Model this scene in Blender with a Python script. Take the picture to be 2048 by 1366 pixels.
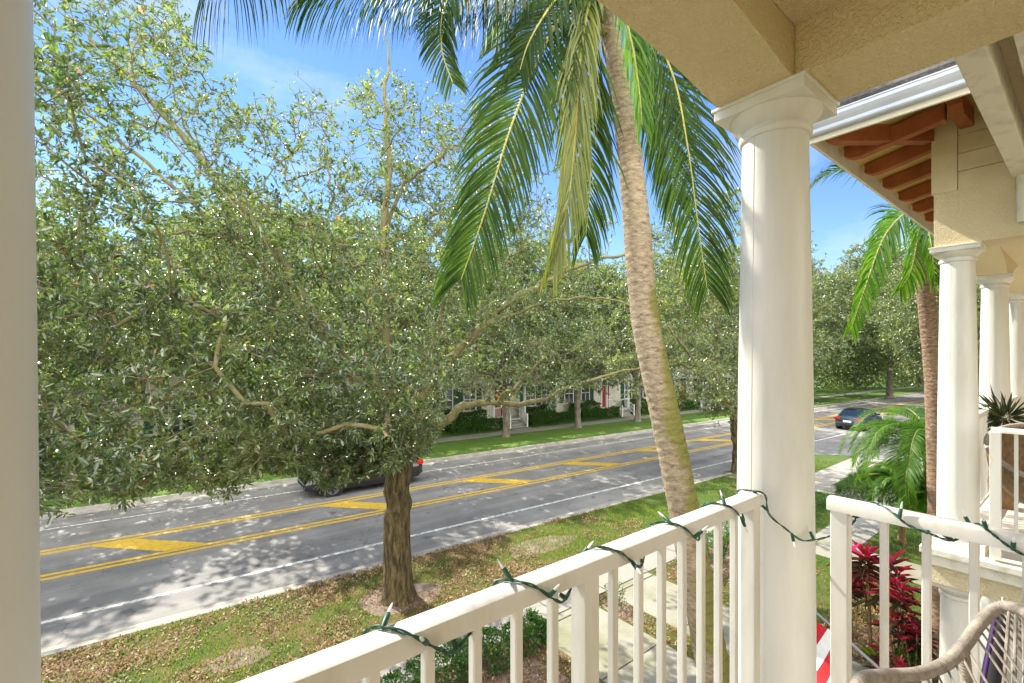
import bpy, bmesh, math, random
import numpy as np
from mathutils import Vector, Matrix
random.seed(7); rng = np.random.default_rng(11)
R = math.radians
for o in list(bpy.data.objects): bpy.data.objects.remove(o)
scene = bpy.context.scene

# ------------------------------------------------------------------ camera
YAW = 51.83
FX, FY = math.cos(R(YAW)), math.sin(R(YAW))
CAMZ = 5.2
FPX = 925.0; HOR = 716.0
cam = bpy.data.cameras.new('camera'); camo = bpy.data.objects.new('camera', cam)
scene.collection.objects.link(camo); scene.camera = camo
camo.location = (0, 0, CAMZ); camo.rotation_euler = (R(90), 0, R(YAW-90))
cam.sensor_width = 36; cam.lens = 36*FPX/2048; cam.shift_y = (HOR-683)/2048
cam.clip_start = 0.05; cam.clip_end = 3000

# ------------------------------------------------------------------ light
SUN_AZ, SUN_EL = 97.0, 43.0     # azimuth from +X anticlockwise
world = bpy.data.worlds.new("World"); scene.world = world; world.use_nodes = True
wn = world.node_tree; wn.nodes.clear()
wo = wn.nodes.new('ShaderNodeOutputWorld'); bg = wn.nodes.new('ShaderNodeBackground')
sky = wn.nodes.new('ShaderNodeTexSky'); sky.sky_type = 'NISHITA'; sky.sun_disc = False
sky.sun_elevation = R(SUN_EL); sky.sun_rotation = R(90-SUN_AZ)
sky.air_density = 1.0; sky.dust_density = 0.0; sky.ozone_density = 4.0
bg.inputs['Strength'].default_value = 0.13
tcw = wn.nodes.new('ShaderNodeTexCoord'); mp = wn.nodes.new('ShaderNodeMapping')
mp.inputs['Scale'].default_value = (1.0, 1.0, 2.6)
nz = wn.nodes.new('ShaderNodeTexNoise'); nz.inputs['Scale'].default_value = 2.1; nz.inputs['Detail'].default_value = 7; nz.inputs['Roughness'].default_value = 0.58
cr = wn.nodes.new('ShaderNodeValToRGB'); cr.color_ramp.elements[0].position = 0.52; cr.color_ramp.elements[1].position = 0.80
cr.color_ramp.elements[1].color = (0.75, 0.75, 0.75, 1)
mx = wn.nodes.new('ShaderNodeMixRGB'); mx.inputs['Color2'].default_value = (3.0, 3.3, 3.9, 1)
hs = wn.nodes.new('ShaderNodeHueSaturation'); hs.inputs['Saturation'].default_value = 1.12; hs.inputs['Hue'].default_value = 0.510; hs.inputs['Value'].default_value = .72
wn.links.new(tcw.outputs['Generated'], mp.inputs['Vector']); wn.links.new(mp.outputs['Vector'], nz.inputs['Vector'])
wn.links.new(nz.outputs['Fac'], cr.inputs['Fac']); wn.links.new(cr.outputs['Color'], mx.inputs['Fac'])
wn.links.new(sky.outputs['Color'], hs.inputs['Color']); wn.links.new(hs.outputs['Color'], mx.inputs['Color1'])
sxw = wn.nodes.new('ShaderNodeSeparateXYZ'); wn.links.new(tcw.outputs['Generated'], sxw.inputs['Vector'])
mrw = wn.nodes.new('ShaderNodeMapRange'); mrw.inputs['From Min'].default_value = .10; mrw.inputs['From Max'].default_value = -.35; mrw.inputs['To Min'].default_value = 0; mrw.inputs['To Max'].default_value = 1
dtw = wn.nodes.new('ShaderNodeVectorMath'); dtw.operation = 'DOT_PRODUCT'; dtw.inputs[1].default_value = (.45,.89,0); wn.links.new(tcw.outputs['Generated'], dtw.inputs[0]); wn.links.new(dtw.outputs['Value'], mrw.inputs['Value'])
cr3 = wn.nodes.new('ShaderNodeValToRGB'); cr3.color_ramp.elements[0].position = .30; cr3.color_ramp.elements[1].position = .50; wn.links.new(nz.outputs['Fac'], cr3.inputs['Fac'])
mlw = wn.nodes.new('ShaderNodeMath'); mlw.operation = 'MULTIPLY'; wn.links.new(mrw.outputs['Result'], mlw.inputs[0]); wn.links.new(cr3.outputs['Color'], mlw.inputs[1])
mx2 = wn.nodes.new('ShaderNodeMixRGB'); mx2.inputs['Color2'].default_value = (14.0, 13.6, 12.8, 1); wn.links.new(mlw.outputs[0], mx2.inputs['Fac']); wn.links.new(mx.outputs['Color'], mx2.inputs['Color1'])  # unseen bright cloud bank behind the camera, added as fill light
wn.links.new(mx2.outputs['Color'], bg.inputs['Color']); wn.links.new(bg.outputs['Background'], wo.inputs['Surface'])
sl = bpy.data.lights.new('sun', 'SUN'); sl.energy = 3.7; sl.angle = R(0.55); sl.color = (1.0, 0.93, 0.80)
so = bpy.data.objects.new('sun', sl); scene.collection.objects.link(so)
sd = Vector((math.cos(R(SUN_AZ))*math.cos(R(SUN_EL)), math.sin(R(SUN_AZ))*math.cos(R(SUN_EL)), math.sin(R(SUN_EL))))
so.rotation_euler = sd.to_track_quat('Z', 'Y').to_euler()
scene.view_settings.view_transform = 'Standard'; scene.view_settings.look = 'None'
scene.view_settings.exposure = 1.46; scene.view_settings.gamma = 1.0
scene.view_settings.use_white_balance = True; scene.view_settings.white_balance_temperature = 6500; scene.view_settings.white_balance_tint = 8
scene.render.engine = 'CYCLES'
scene.cycles.max_bounces = 8; scene.cycles.diffuse_bounces = 5; scene.cycles.transmission_bounces = 4
scene.cycles.transparent_max_bounces = 6

# ------------------------------------------------------------------ helpers
def at(px, py, d):
    """world point at photo column/row and camera depth d (metres)"""
    u = (px-1024)/FPX*d; z = (HOR-py)/FPX*d
    return Vector((FX*d+FY*u, FY*d-FX*u, CAMZ+z))
def proj(P):
    P = np.asarray(P); d = P[..., 0]*FX+P[..., 1]*FY; u = P[..., 0]*FY-P[..., 1]*FX
    dd = np.maximum(d, 1e-3)
    return 1024+FPX*u/dd, HOR-FPX*(P[..., 2]-CAMZ)/dd, d
def tag(o, label=None, cat=None, group=None, kind=None):
    if label: o['label'] = label
    if cat: o['category'] = cat
    if group: o['group'] = group
    if kind: o['kind'] = kind
    return o
def empty(name, loc=(0, 0, 0), rz=0, label=None, cat=None, group=None):
    o = bpy.data.objects.new(name, None); scene.collection.objects.link(o)
    o.location = loc; o.rotation_euler = (0, 0, rz); o.empty_display_size = 0.2
    return tag(o, label, cat, group)
class MB:
    """collects geometry, then links it as ONE mesh object"""
    def __init__(s): s.v = []; s.f = []; s.m = []; s.mi = 0
    def add(s, vs, fs):
        b = len(s.v); s.v += [tuple(v) for v in vs]; s.f += [tuple(b+i for i in f) for f in fs]; s.m += [s.mi]*len(fs)
    def box(s, a, b, M=None):
        x0, y0, z0 = a; x1, y1, z1 = b
        vs = [Vector(p) for p in ((x0,y0,z0),(x1,y0,z0),(x1,y1,z0),(x0,y1,z0),(x0,y0,z1),(x1,y0,z1),(x1,y1,z1),(x0,y1,z1))]
        if M: vs = [M @ v for v in vs]
        s.add(vs, [(0,3,2,1),(4,5,6,7),(0,1,5,4),(1,2,6,5),(2,3,7,6),(3,0,4,7)]); return s
    def tube(s, pts, rad, n=8, cap=True):
        pts = [Vector(p) for p in pts]; k = len(pts)
        if not hasattr(rad, '__len__'): rad = [rad]*k
        t = (pts[1]-pts[0]).normalized(); up = Vector((0,0,1)) if abs(t.z) < .9 else Vector((1,0,0))
        a = t.cross(up).normalized(); vs = []
        for i, p in enumerate(pts):
            if i == 0: t = pts[1]-pts[0]
            elif i == k-1: t = pts[-1]-pts[-2]
            else: t = pts[i+1]-pts[i-1]
            t.normalize(); a = (a-t*a.dot(t)).normalized(); b = t.cross(a)
            for j in range(n):
                an = 2*math.pi*j/n; vs.append(p+(a*math.cos(an)+b*math.sin(an))*rad[i])
        fs = [(i*n+j, i*n+(j+1) % n, (i+1)*n+(j+1) % n, (i+1)*n+j) for i in range(k-1) for j in range(n)]
        if cap: fs += [tuple(range(n-1, -1, -1)), tuple((k-1)*n+j for j in range(n))]
        s.add(vs, fs); return s
    def lathe(s, prof, c=(0,0,0), n=32, cap=True, M=None):
        vs = []
        for r, z in prof:
            for j in range(n):
                an = 2*math.pi*j/n; v = Vector((c[0]+r*math.cos(an), c[1]+r*math.sin(an), c[2]+z)); vs.append(M @ v if M else v)
        k = len(prof)
        fs = [(i*n+j, i*n+(j+1) % n, (i+1)*n+(j+1) % n, (i+1)*n+j) for i in range(k-1) for j in range(n)]
        if cap: fs += [tuple(range(n-1, -1, -1)), tuple((k-1)*n+j for j in range(n))]
        s.add(vs, fs); return s
    def prism(s, poly, z0, z1):
        n = len(poly); s.add([(x,y,z0) for x,y in poly]+[(x,y,z1) for x,y in poly],
            [tuple(range(n-1,-1,-1)), tuple(range(n,2*n))]+[(i,(i+1)%n,n+(i+1)%n,n+i) for i in range(n)]); return s
    def extr(s, poly3, vec):
        n = len(poly3); vec = Vector(vec); p = [Vector(q) for q in poly3]
        s.add(p+[q+vec for q in p], [tuple(range(n-1,-1,-1)), tuple(range(n,2*n))]+[(i,(i+1)%n,n+(i+1)%n,n+i) for i in range(n)]); return s
    def build(s, name, mat, parent=None, smooth=False, bevel=0, autos=True, seg=2):
        me = bpy.data.meshes.new(name); me.from_pydata(s.v, [], s.f)
        for m in (mat if isinstance(mat, (list, tuple)) else [mat]): me.materials.append(m)
        if len(set(s.m)) > 1: me.polygons.foreach_set('material_index', s.m)
        bm = bmesh.new(); bm.from_mesh(me); bmesh.ops.recalc_face_normals(bm, faces=bm.faces)
        if bevel: bmesh.ops.bevel(bm, geom=[e for e in bm.edges if len(e.link_faces) == 2 and e.calc_face_angle(0) > .5], offset=bevel, segments=seg, profile=.6, affect='EDGES')
        bm.to_mesh(me); bm.free()
        if smooth:
            me.polygons.foreach_set('use_smooth', [True]*len(me.polygons))
            if autos:
                try: me.set_sharp_from_angle(angle=R(38))
                except Exception: pass
        o = bpy.data.objects.new(name, me); scene.collection.objects.link(o)
        if parent: o.parent = parent
        return o
def npmesh(name, V, nv, mats, parent=None, tint=None, smooth=False, extra=None):
    """V: (k, nv_per, 3) ; faces given by nv = list of index tuples inside one item"""
    k, n, _ = V.shape
    me = bpy.data.meshes.new(name)
    fa = np.array(nv); nf, fl = fa.shape
    F = (fa[None, :, :]+(np.arange(k)*n)[:, None, None]).reshape(-1, fl)
    me.vertices.add(k*n); me.vertices.foreach_set('co', V.reshape(-1).astype(np.float32))
    me.loops.add(F.size); me.loops.foreach_set('vertex_index', F.reshape(-1).astype(np.int32))
    me.polygons.add(len(F)); me.polygons.foreach_set('loop_start', (np.arange(len(F))*fl).astype(np.int32))
    me.polygons.foreach_set('loop_total', np.full(len(F), fl, dtype=np.int32))
    if smooth: me.polygons.foreach_set('use_smooth', np.ones(len(F), dtype=bool))
    if tint is not None:
        at_ = me.attributes.new('tint', 'FLOAT', 'FACE'); at_.data.foreach_set('value', np.repeat(tint, nf).astype(np.float32))
    me.materials.append(mats); me.update(calc_edges=True); me.validate()
    o = bpy.data.objects.new(name, me); scene.collection.objects.link(o)
    if parent: o.parent = parent
    return o
def kids(o): return [c for c in bpy.data.objects if c.parent == o]
def copy_tree(o, parent=None):
    c = o.copy(); scene.collection.objects.link(c); c.parent = parent; c.matrix_parent_inverse = o.matrix_parent_inverse.copy()
    for ch in kids(o): copy_tree(ch, c)
    return c

# ------------------------------------------------------------------ materials
def mat(name, col, rough=.6, col2=None, scale=8, detail=6, bump=0, bscale=40, bdist=.01, metal=0, spec=.5, lo=.35, hi=.65, coat=0, stretch=None, third=None):
    m = bpy.data.materials.new(name); m.use_nodes = True; nt = m.node_tree; N = nt.nodes; L = nt.links
    b = N['Principled BSDF']; b.inputs['Base Color'].default_value = (*col, 1); b.inputs['Roughness'].default_value = rough
    b.inputs['Metallic'].default_value = metal; b.inputs['Specular IOR Level'].default_value = spec
    if coat: b.inputs['Coat Weight'].default_value = coat; b.inputs['Coat Roughness'].default_value = .05
    tc = N.new('ShaderNodeTexCoord'); mpn = N.new('ShaderNodeMapping'); L.new(tc.outputs['Object'], mpn.inputs['Vector'])
    if stretch: mpn.inputs['Scale'].default_value = stretch
    if col2:
        n = N.new('ShaderNodeTexNoise'); n.inputs['Scale'].default_value = scale; n.inputs['Detail'].default_value = detail; n.inputs['Roughness'].default_value = .62
        r = N.new('ShaderNodeValToRGB'); r.color_ramp.elements[0].position = lo; r.color_ramp.elements[1].position = hi
        r.color_ramp.elements[0].color = (*col, 1); r.color_ramp.elements[1].color = (*col2, 1)
        if third:
            e = r.color_ramp.elements.new((lo+hi)/2); e.color = (*third, 1)
        L.new(mpn.outputs['Vector'], n.inputs['Vector']); L.new(n.outputs['Fac'], r.inputs['Fac']); L.new(r.outputs['Color'], b.inputs['Base Color'])
    if bump:
        n2 = N.new('ShaderNodeTexNoise'); n2.inputs['Scale'].default_value = bscale; n2.inputs['Detail'].default_value = 5
        bp = N.new('ShaderNodeBump'); bp.inputs['Strength'].default_value = bump; bp.inputs['Distance'].default_value = bdist
        L.new(mpn.outputs['Vector'], n2.inputs['Vector']); L.new(n2.outputs['Fac'], bp.inputs['Height']); L.new(bp.outputs['Normal'], b.inputs['Normal'])
    return m
def paint(name, col, dirt, amt=.35, scale=3):
    """painted trim: off white with faint grime and brush texture"""
    m = mat(name, col, .42, dirt, scale, 10, bump=.35, bscale=22, bdist=.005, lo=.50, hi=.84, stretch=(1,1,.22))
    return m
def stucco(name, col, col2):
    m = bpy.data.materials.new(name); m.use_nodes = True; nt = m.node_tree; N = nt.nodes; L = nt.links
    b = N['Principled BSDF']; b.inputs['Roughness'].default_value = .85
    tc = N.new('ShaderNodeTexCoord')
    n = N.new('ShaderNodeTexNoise'); n.inputs['Scale'].default_value = 2.2; n.inputs['Detail'].default_value = 8
    r = N.new('ShaderNodeValToRGB'); r.color_ramp.elements[0].position = .35; r.color_ramp.elements[1].position = .75
    r.color_ramp.elements[0].color = (*col, 1); r.color_ramp.elements[1].color = (*col2, 1)
    L.new(tc.outputs['Object'], n.inputs['Vector']); L.new(n.outputs['Fac'], r.inputs['Fac']); L.new(r.outputs['Color'], b.inputs['Base Color'])
    # knock-down plaster: soft pads with broken ridges
    w = N.new('ShaderNodeTexNoise'); w.inputs['Scale'].default_value = 88; w.inputs['Detail'].default_value = 4; w.inputs['Distortion'].default_value = .1
    wr = N.new('ShaderNodeValToRGB'); wr.color_ramp.elements[0].position = .38; wr.color_ramp.elements[1].position = .60
    f = N.new('ShaderNodeTexNoise'); f.inputs['Scale'].default_value = 190; f.inputs['Detail'].default_value = 3
    ad = N.new('ShaderNodeMath'); ad.operation = 'MULTIPLY_ADD'; ad.inputs[1].default_value = .35
    L.new(tc.outputs['Object'], w.inputs['Vector']); L.new(tc.outputs['Object'], f.inputs['Vector'])
    L.new(w.outputs['Fac'], wr.inputs['Fac']); L.new(f.outputs['Fac'], ad.inputs[0]); L.new(wr.outputs['Color'], ad.inputs[2])
    bp = N.new('ShaderNodeBump'); bp.inputs['Strength'].default_value = .85; bp.inputs['Distance'].default_value = .006
    L.new(ad.outputs[0], bp.inputs['Height']); L.new(bp.outputs['Normal'], b.inputs['Normal'])
    return m
def leafmat(name, c1, c2, c3=None, trans=.35, rough=.38, tcol=None, spec=.5, coat=0):
    m = bpy.data.materials.new(name); m.use_nodes = True; nt = m.node_tree; N = nt.nodes; L = nt.links
    b = N['Principled BSDF']; out = N['Material Output']
    a = N.new('ShaderNodeAttribute'); a.attribute_name = 'tint'
    r = N.new('ShaderNodeValToRGB'); r.color_ramp.elements[0].color = (*c1, 1); r.color_ramp.elements[1].color = (*c2, 1)
    r.color_ramp.elements[0].position = .1; r.color_ramp.elements[1].position = .85
    if c3: e = r.color_ramp.elements.new(.97); e.color = (*c3, 1)
    L.new(a.outputs['Fac'], r.inputs['Fac']); L.new(r.outputs['Color'], b.inputs['Base Color'])
    b.inputs['Roughness'].default_value = rough; b.inputs['Specular IOR Level'].default_value = spec
    b.inputs['Coat Weight'].default_value = coat; b.inputs['Coat Roughness'].default_value = .30
    if coat: b.inputs['IOR'].default_value = 1.75; b.inputs['Coat IOR'].default_value = 1.7
    t = N.new('ShaderNodeBsdfTranslucent'); mu = N.new('ShaderNodeMixRGB'); mu.blend_type = 'MULTIPLY'; mu.inputs['Fac'].default_value = 1
    mu.inputs['Color2'].default_value = (*(tcol or (2.6, 2.5, .9)), 1)
    L.new(r.outputs['Color'], mu.inputs['Color1']); L.new(mu.outputs['Color'], t.inputs['Color'])
    mxs = N.new('ShaderNodeMixShader'); mxs.inputs['Fac'].default_value = trans
    L.new(b.outputs['BSDF'], mxs.inputs[1]); L.new(t.outputs['BSDF'], mxs.inputs[2]); L.new(mxs.outputs['Shader'], out.inputs['Surface'])
    return m
M = {}
M['white'] = paint('white_paint', (.77,.755,.715), (.55,.52,.45))
M['rail'] = paint('rail_paint', (.78,.76,.71), (.56,.53,.45), scale=9)
M['trim_white'] = paint('trim_paint', (.78,.75,.67), (.5,.47,.38))  # slightly creamier white paint for the eave fascia boards
M['old_white'] = mat('weathered_paint', (.78,.74,.66), .6, (.42,.36,.25), 7, 10, bump=.4, bscale=30, bdist=.006, lo=.5, hi=.82)
M['stucco'] = stucco('cream_stucco', (.84,.71,.45), (.77,.63,.37))
M['stucco_light'] = stucco('pale_stucco', (.84,.73,.50), (.76,.64,.41))
M['ceiling'] = stucco('porch_ceiling', (.83,.71,.49), (.76,.64,.42))
M['soffit'] = mat('yellow_soffit', (.66,.46,.14), .7, (.55,.37,.11), 3, 5, bump=.3, bscale=60, bdist=.003)
M['rafter'] = mat('russet_rafter', (.40,.125,.032), .75, (.29,.08,.022), 6, 7, bump=.8, bscale=150, bdist=.003)
M['siding'] = mat('cream_siding', (.70,.60,.40), .6, (.62,.51,.31), 4, 6, bump=.15, bscale=20, bdist=.003)
M['gutter'] = mat('gutter_metal', (.50,.55,.66), .32, (.42,.46,.56), 5, 4, metal=.25)
M['shingle'] = mat('dark_shingle', (.035,.033,.032), .9, (.09,.085,.08), 30, 5, bump=.5, bscale=60)
M['asphalt'] = None
M['concrete'] = mat('pale_concrete', (.31,.29,.265), .85, (.27,.255,.225), 1.6, 9, bump=.3, bscale=70, bdist=.004, lo=.3, hi=.8)
M['walk'] = mat('mossy_concrete', (.31,.29,.245), .85, (.17,.18,.08), .9, 10, bump=.3, bscale=70, bdist=.004, lo=.42, hi=.72)
M['kerb'] = mat('kerb_concrete', (.42,.40,.36), .85, (.27,.25,.22), 2.5, 9, bump=.3, bscale=50, bdist=.004)
M['joint'] = mat('joint_dark', (.06,.05,.04), .95)
M['bark'] = mat('oak_bark', (.045,.032,.016), .95, (.19,.14,.075), 14, 10, bump=1.0, bscale=26, bdist=.04, lo=.40, hi=.64, stretch=(1,1,.22), third=(.11,.085,.035))
M['limb'] = mat('limb_bark', (.13,.105,.07), .9, (.27,.23,.165), 6, 8, bump=.6, bscale=14, bdist=.02, lo=.35, hi=.68, third=(.22,.20,.08))
M['twig'] = mat('twig_bark', (.34,.27,.17), .85, (.22,.17,.10), 9, 3)
M['farbark'] = mat('grey_bark', (.13,.105,.08), .95, (.27,.235,.19), 7, 8, bump=.7, bscale=20, bdist=.02, stretch=(1,1,.4))
M['leaf'] = leafmat('oak_leaf', (.034,.078,.026), (.185,.230,.095), (.36,.14,.05), .40, .36, spec=1.0, coat=.8, tcol=(2.5,2.6,1.0))
M['leaf2'] = leafmat('oak_leaf_far', (.040,.078,.024), (.180,.215,.080), (.26,.15,.04), .42, .38, spec=1.0, coat=.6, tcol=(2.5,2.5,1.0))
M['frond'] = leafmat('palm_leaflet', (.015,.046,.008), (.060,.112,.018), (.20,.18,.05), .38, .62, spec=.25)
M['frond_y'] = leafmat('yellow_leaflet', (.085,.13,.018), (.23,.24,.03), (.34,.28,.06), .34, .4, tcol=(1.7,1.6,.7))
M['frond_b'] = leafmat('bright_leaflet', (.035,.115,.010), (.12,.235,.020), (.20,.22,.05), .38, .5, spec=.3)
M['rib'] = mat('frond_rib', (.42,.40,.10), .5, (.30,.30,.07), 6)
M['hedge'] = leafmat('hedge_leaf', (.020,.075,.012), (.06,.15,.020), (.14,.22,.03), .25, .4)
M['coat'] = leafmat('ti_leaf', (.05,.045,.022), (.62,.014,.075), (.85,.08,.28), .30, .40, tcol=(1.6,1.1,1.1))
M['spike'] = leafmat('spike_leaf', (.012,.022,.008), (.05,.07,.018), (.12,.13,.03), .15, .4)
M['grass'] = leafmat('grass_blade', (.05,.12,.010), (.16,.24,.025), (.34,.27,.08), .35, .6)
M['litter'] = leafmat('dead_leaf', (.16,.075,.025), (.36,.23,.11), (.55,.42,.26), .15, .6, tcol=(1.2,1.1,.9))
M['glass'] = mat('window_glass', (.05,.06,.07), .05, spec=.9)
M['fwall'] = mat('far_wall', (.72,.68,.58), .75, (.62,.58,.48), 2, 5)
M['fwhite'] = mat('far_white_trim', (.78,.78,.76), .6)
M['green'] = mat('green_shutter', (.008,.07,.045), .5)
M['red'] = mat('red_door', (.34,.010,.014), .4)
M['roof'] = mat('grey_roof', (.16,.15,.14), .9, (.25,.24,.22), 8, 5)
M['dirt'] = mat('sandy_soil', (.27,.21,.17), .95, (.13,.09,.065), 2.5, 9, bump=.6, bscale=30, bdist=.02)
M['wire'] = mat('green_wire', (.012,.075,.045), .45, (.02,.10,.06), 40)
M['bulb'] = mat('clear_bulb', (.85,.85,.84), .08, spec=.8)
M['cord'] = mat('woven_cord', (.42,.37,.31), .7, (.28,.24,.20), 60, 3, bump=.5, bscale=200, bdist=.002)
M['deck'] = mat('balcony_floor', (.30,.24,.19), .8, (.22,.17,.13), 3, 6)
M['wicker'] = mat('rattan', (.28,.18,.09), .7, (.14,.085,.04), 45, 4, bump=.9, bscale=120, bdist=.006, stretch=(1,1,.5))
M['purple'] = mat('purple_cloth', (.055,.018,.15), .8); M['black'] = mat('black_cloth', (.012,.012,.016), .8)
M['flagred'] = mat('flag_red', (.55,.012,.02), .8); M['flagwhite'] = mat('flag_white', (.80,.78,.76), .8)
M['steel'] = mat('pole_metal', (.45,.44,.42), .35, metal=.7)
M['terra'] = mat('terracotta', (.42,.10,.05), .7, (.5,.16,.08), 8)

def road_material():
    m = bpy.data.materials.new('asphalt'); m.use_nodes = True; N = m.node_tree.nodes; L = m.node_tree.links; b = N['Principled BSDF']
    tc = N.new('ShaderNodeTexCoord')
    n = N.new('ShaderNodeTexNoise'); n.inputs['Scale'].default_value = .55; n.inputs['Detail'].default_value = 9; n.inputs['Roughness'].default_value = .6
    r = N.new('ShaderNodeValToRGB'); r.color_ramp.elements[0].color = (.195,.19,.186,1); r.color_ramp.elements[1].color = (.285,.276,.27,1)
    r.color_ramp.elements[0].position = .36; r.color_ramp.elements[1].position = .64
    f = N.new('ShaderNodeTexNoise'); f.inputs['Scale'].default_value = 60; f.inputs['Detail'].default_value = 3
    mixn = N.new('ShaderNodeMixRGB'); mixn.blend_type = 'OVERLAY'; mixn.inputs['Fac'].default_value = .45
    # sparse cracks
    v = N.new('ShaderNodeTexVoronoi'); v.feature = 'DISTANCE_TO_EDGE'; v.inputs['Scale'].default_value = .35
    wv = N.new('ShaderNodeTexNoise'); wv.inputs['Scale'].default_value = 1.3; wv.inputs['Detail'].default_value = 6
    va = N.new('ShaderNodeVectorMath'); va.operation = 'ADD'
    cr2 = N.new('ShaderNodeValToRGB'); cr2.color_ramp.elements[0].position = .0; cr2.color_ramp.elements[1].position = .007
    cr2.color_ramp.elements[0].color = (.45,.45,.45,1)
    mm = N.new('ShaderNodeMixRGB'); mm.blend_type = 'MULTIPLY'; mm.inputs['Fac'].default_value = .8
    for x in (n, f, wv): L.new(tc.outputs['Object'], x.inputs['Vector'])
    L.new(tc.outputs['Object'], va.inputs[0]); L.new(wv.outputs['Color'], va.inputs[1]); L.new(va.outputs[0], v.inputs['Vector'])
    L.new(n.outputs['Fac'], r.inputs['Fac']); L.new(r.outputs['Color'], mixn.inputs['Color1']); L.new(f.outputs['Fac'], mixn.inputs['Color2'])
    L.new(v.outputs['Distance'], cr2.inputs['Fac']); L.new(mixn.outputs['Color'], mm.inputs['Color1']); L.new(cr2.outputs['Color'], mm.inputs['Color2'])
    # polished wheel paths and oil drip run along the lanes
    mpt = N.new('ShaderNodeMapping'); mpt.inputs['Rotation'].default_value = (0,0,.052); mpt.inputs['Scale'].default_value = (.035,1.15,1); L.new(tc.outputs['Object'], mpt.inputs['Vector'])
    tn = N.new('ShaderNodeTexNoise'); tn.inputs['Scale'].default_value = 1.6; tn.inputs['Detail'].default_value = 4; L.new(mpt.outputs['Vector'], tn.inputs['Vector'])
    tr = N.new('ShaderNodeValToRGB'); tr.color_ramp.elements[0].position = .38; tr.color_ramp.elements[1].position = .62; tr.color_ramp.elements[0].color = (.74,.74,.75,1); tr.color_ramp.elements[1].color = (1.0,.99,.97,1); L.new(tn.outputs['Fac'], tr.inputs['Fac'])
    sn = N.new('ShaderNodeTexNoise'); sn.inputs['Scale'].default_value = 1.9; sn.inputs['Detail'].default_value = 2; L.new(tc.outputs['Object'], sn.inputs['Vector'])
    sr = N.new('ShaderNodeValToRGB'); sr.color_ramp.elements[0].position = .27; sr.color_ramp.elements[1].position = .33; sr.color_ramp.elements[0].color = (.62,.61,.60,1); L.new(sn.outputs['Fac'], sr.inputs['Fac'])
    m3 = N.new('ShaderNodeMixRGB'); m3.blend_type = 'MULTIPLY'; m3.inputs['Fac'].default_value = 1; L.new(mm.outputs['Color'], m3.inputs['Color1']); L.new(tr.outputs['Color'], m3.inputs['Color2'])
    m4 = N.new('ShaderNodeMixRGB'); m4.blend_type = 'MULTIPLY'; m4.inputs['Fac'].default_value = 1; L.new(m3.outputs['Color'], m4.inputs['Color1']); L.new(sr.outputs['Color'], m4.inputs['Color2'])
    L.new(m4.outputs['Color'], b.inputs['Base Color']); b.inputs['Roughness'].default_value = .8
    bp = N.new('ShaderNodeBump'); bp.inputs['Strength'].default_value = .3; bp.inputs['Distance'].default_value = .01
    L.new(f.outputs['Fac'], bp.inputs['Height']); L.new(bp.outputs['Normal'], b.inputs['Normal'])
    return m
M['asphalt'] = road_material()
def worn_paint(name, col, under=(.15,.145,.15), amt=.47):
    m = bpy.data.materials.new(name); m.use_nodes = True; N = m.node_tree.nodes; L = m.node_tree.links; b = N['Principled BSDF']
    tc = N.new('ShaderNodeTexCoord'); n = N.new('ShaderNodeTexNoise'); n.inputs['Scale'].default_value = 9; n.inputs['Detail'].default_value = 10; n.inputs['Roughness'].default_value = .75
    r = N.new('ShaderNodeValToRGB'); r.color_ramp.elements[0].position = amt-.12; r.color_ramp.elements[1].position = amt
    r.color_ramp.elements[0].color = (*under, 1); r.color_ramp.elements[1].color = (*col, 1)
    L.new(tc.outputs['Object'], n.inputs['Vector']); L.new(n.outputs['Fac'], r.inputs['Fac']); L.new(r.outputs['Color'], b.inputs['Base Color']); b.inputs['Roughness'].default_value = .75
    return m
M['lane_white'] = worn_paint('lane_white', (.66,.66,.64), amt=.52)
M['lane_yellow'] = worn_paint('lane_yellow', (.62,.40,.035), (.24,.18,.09), amt=.48)
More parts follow.
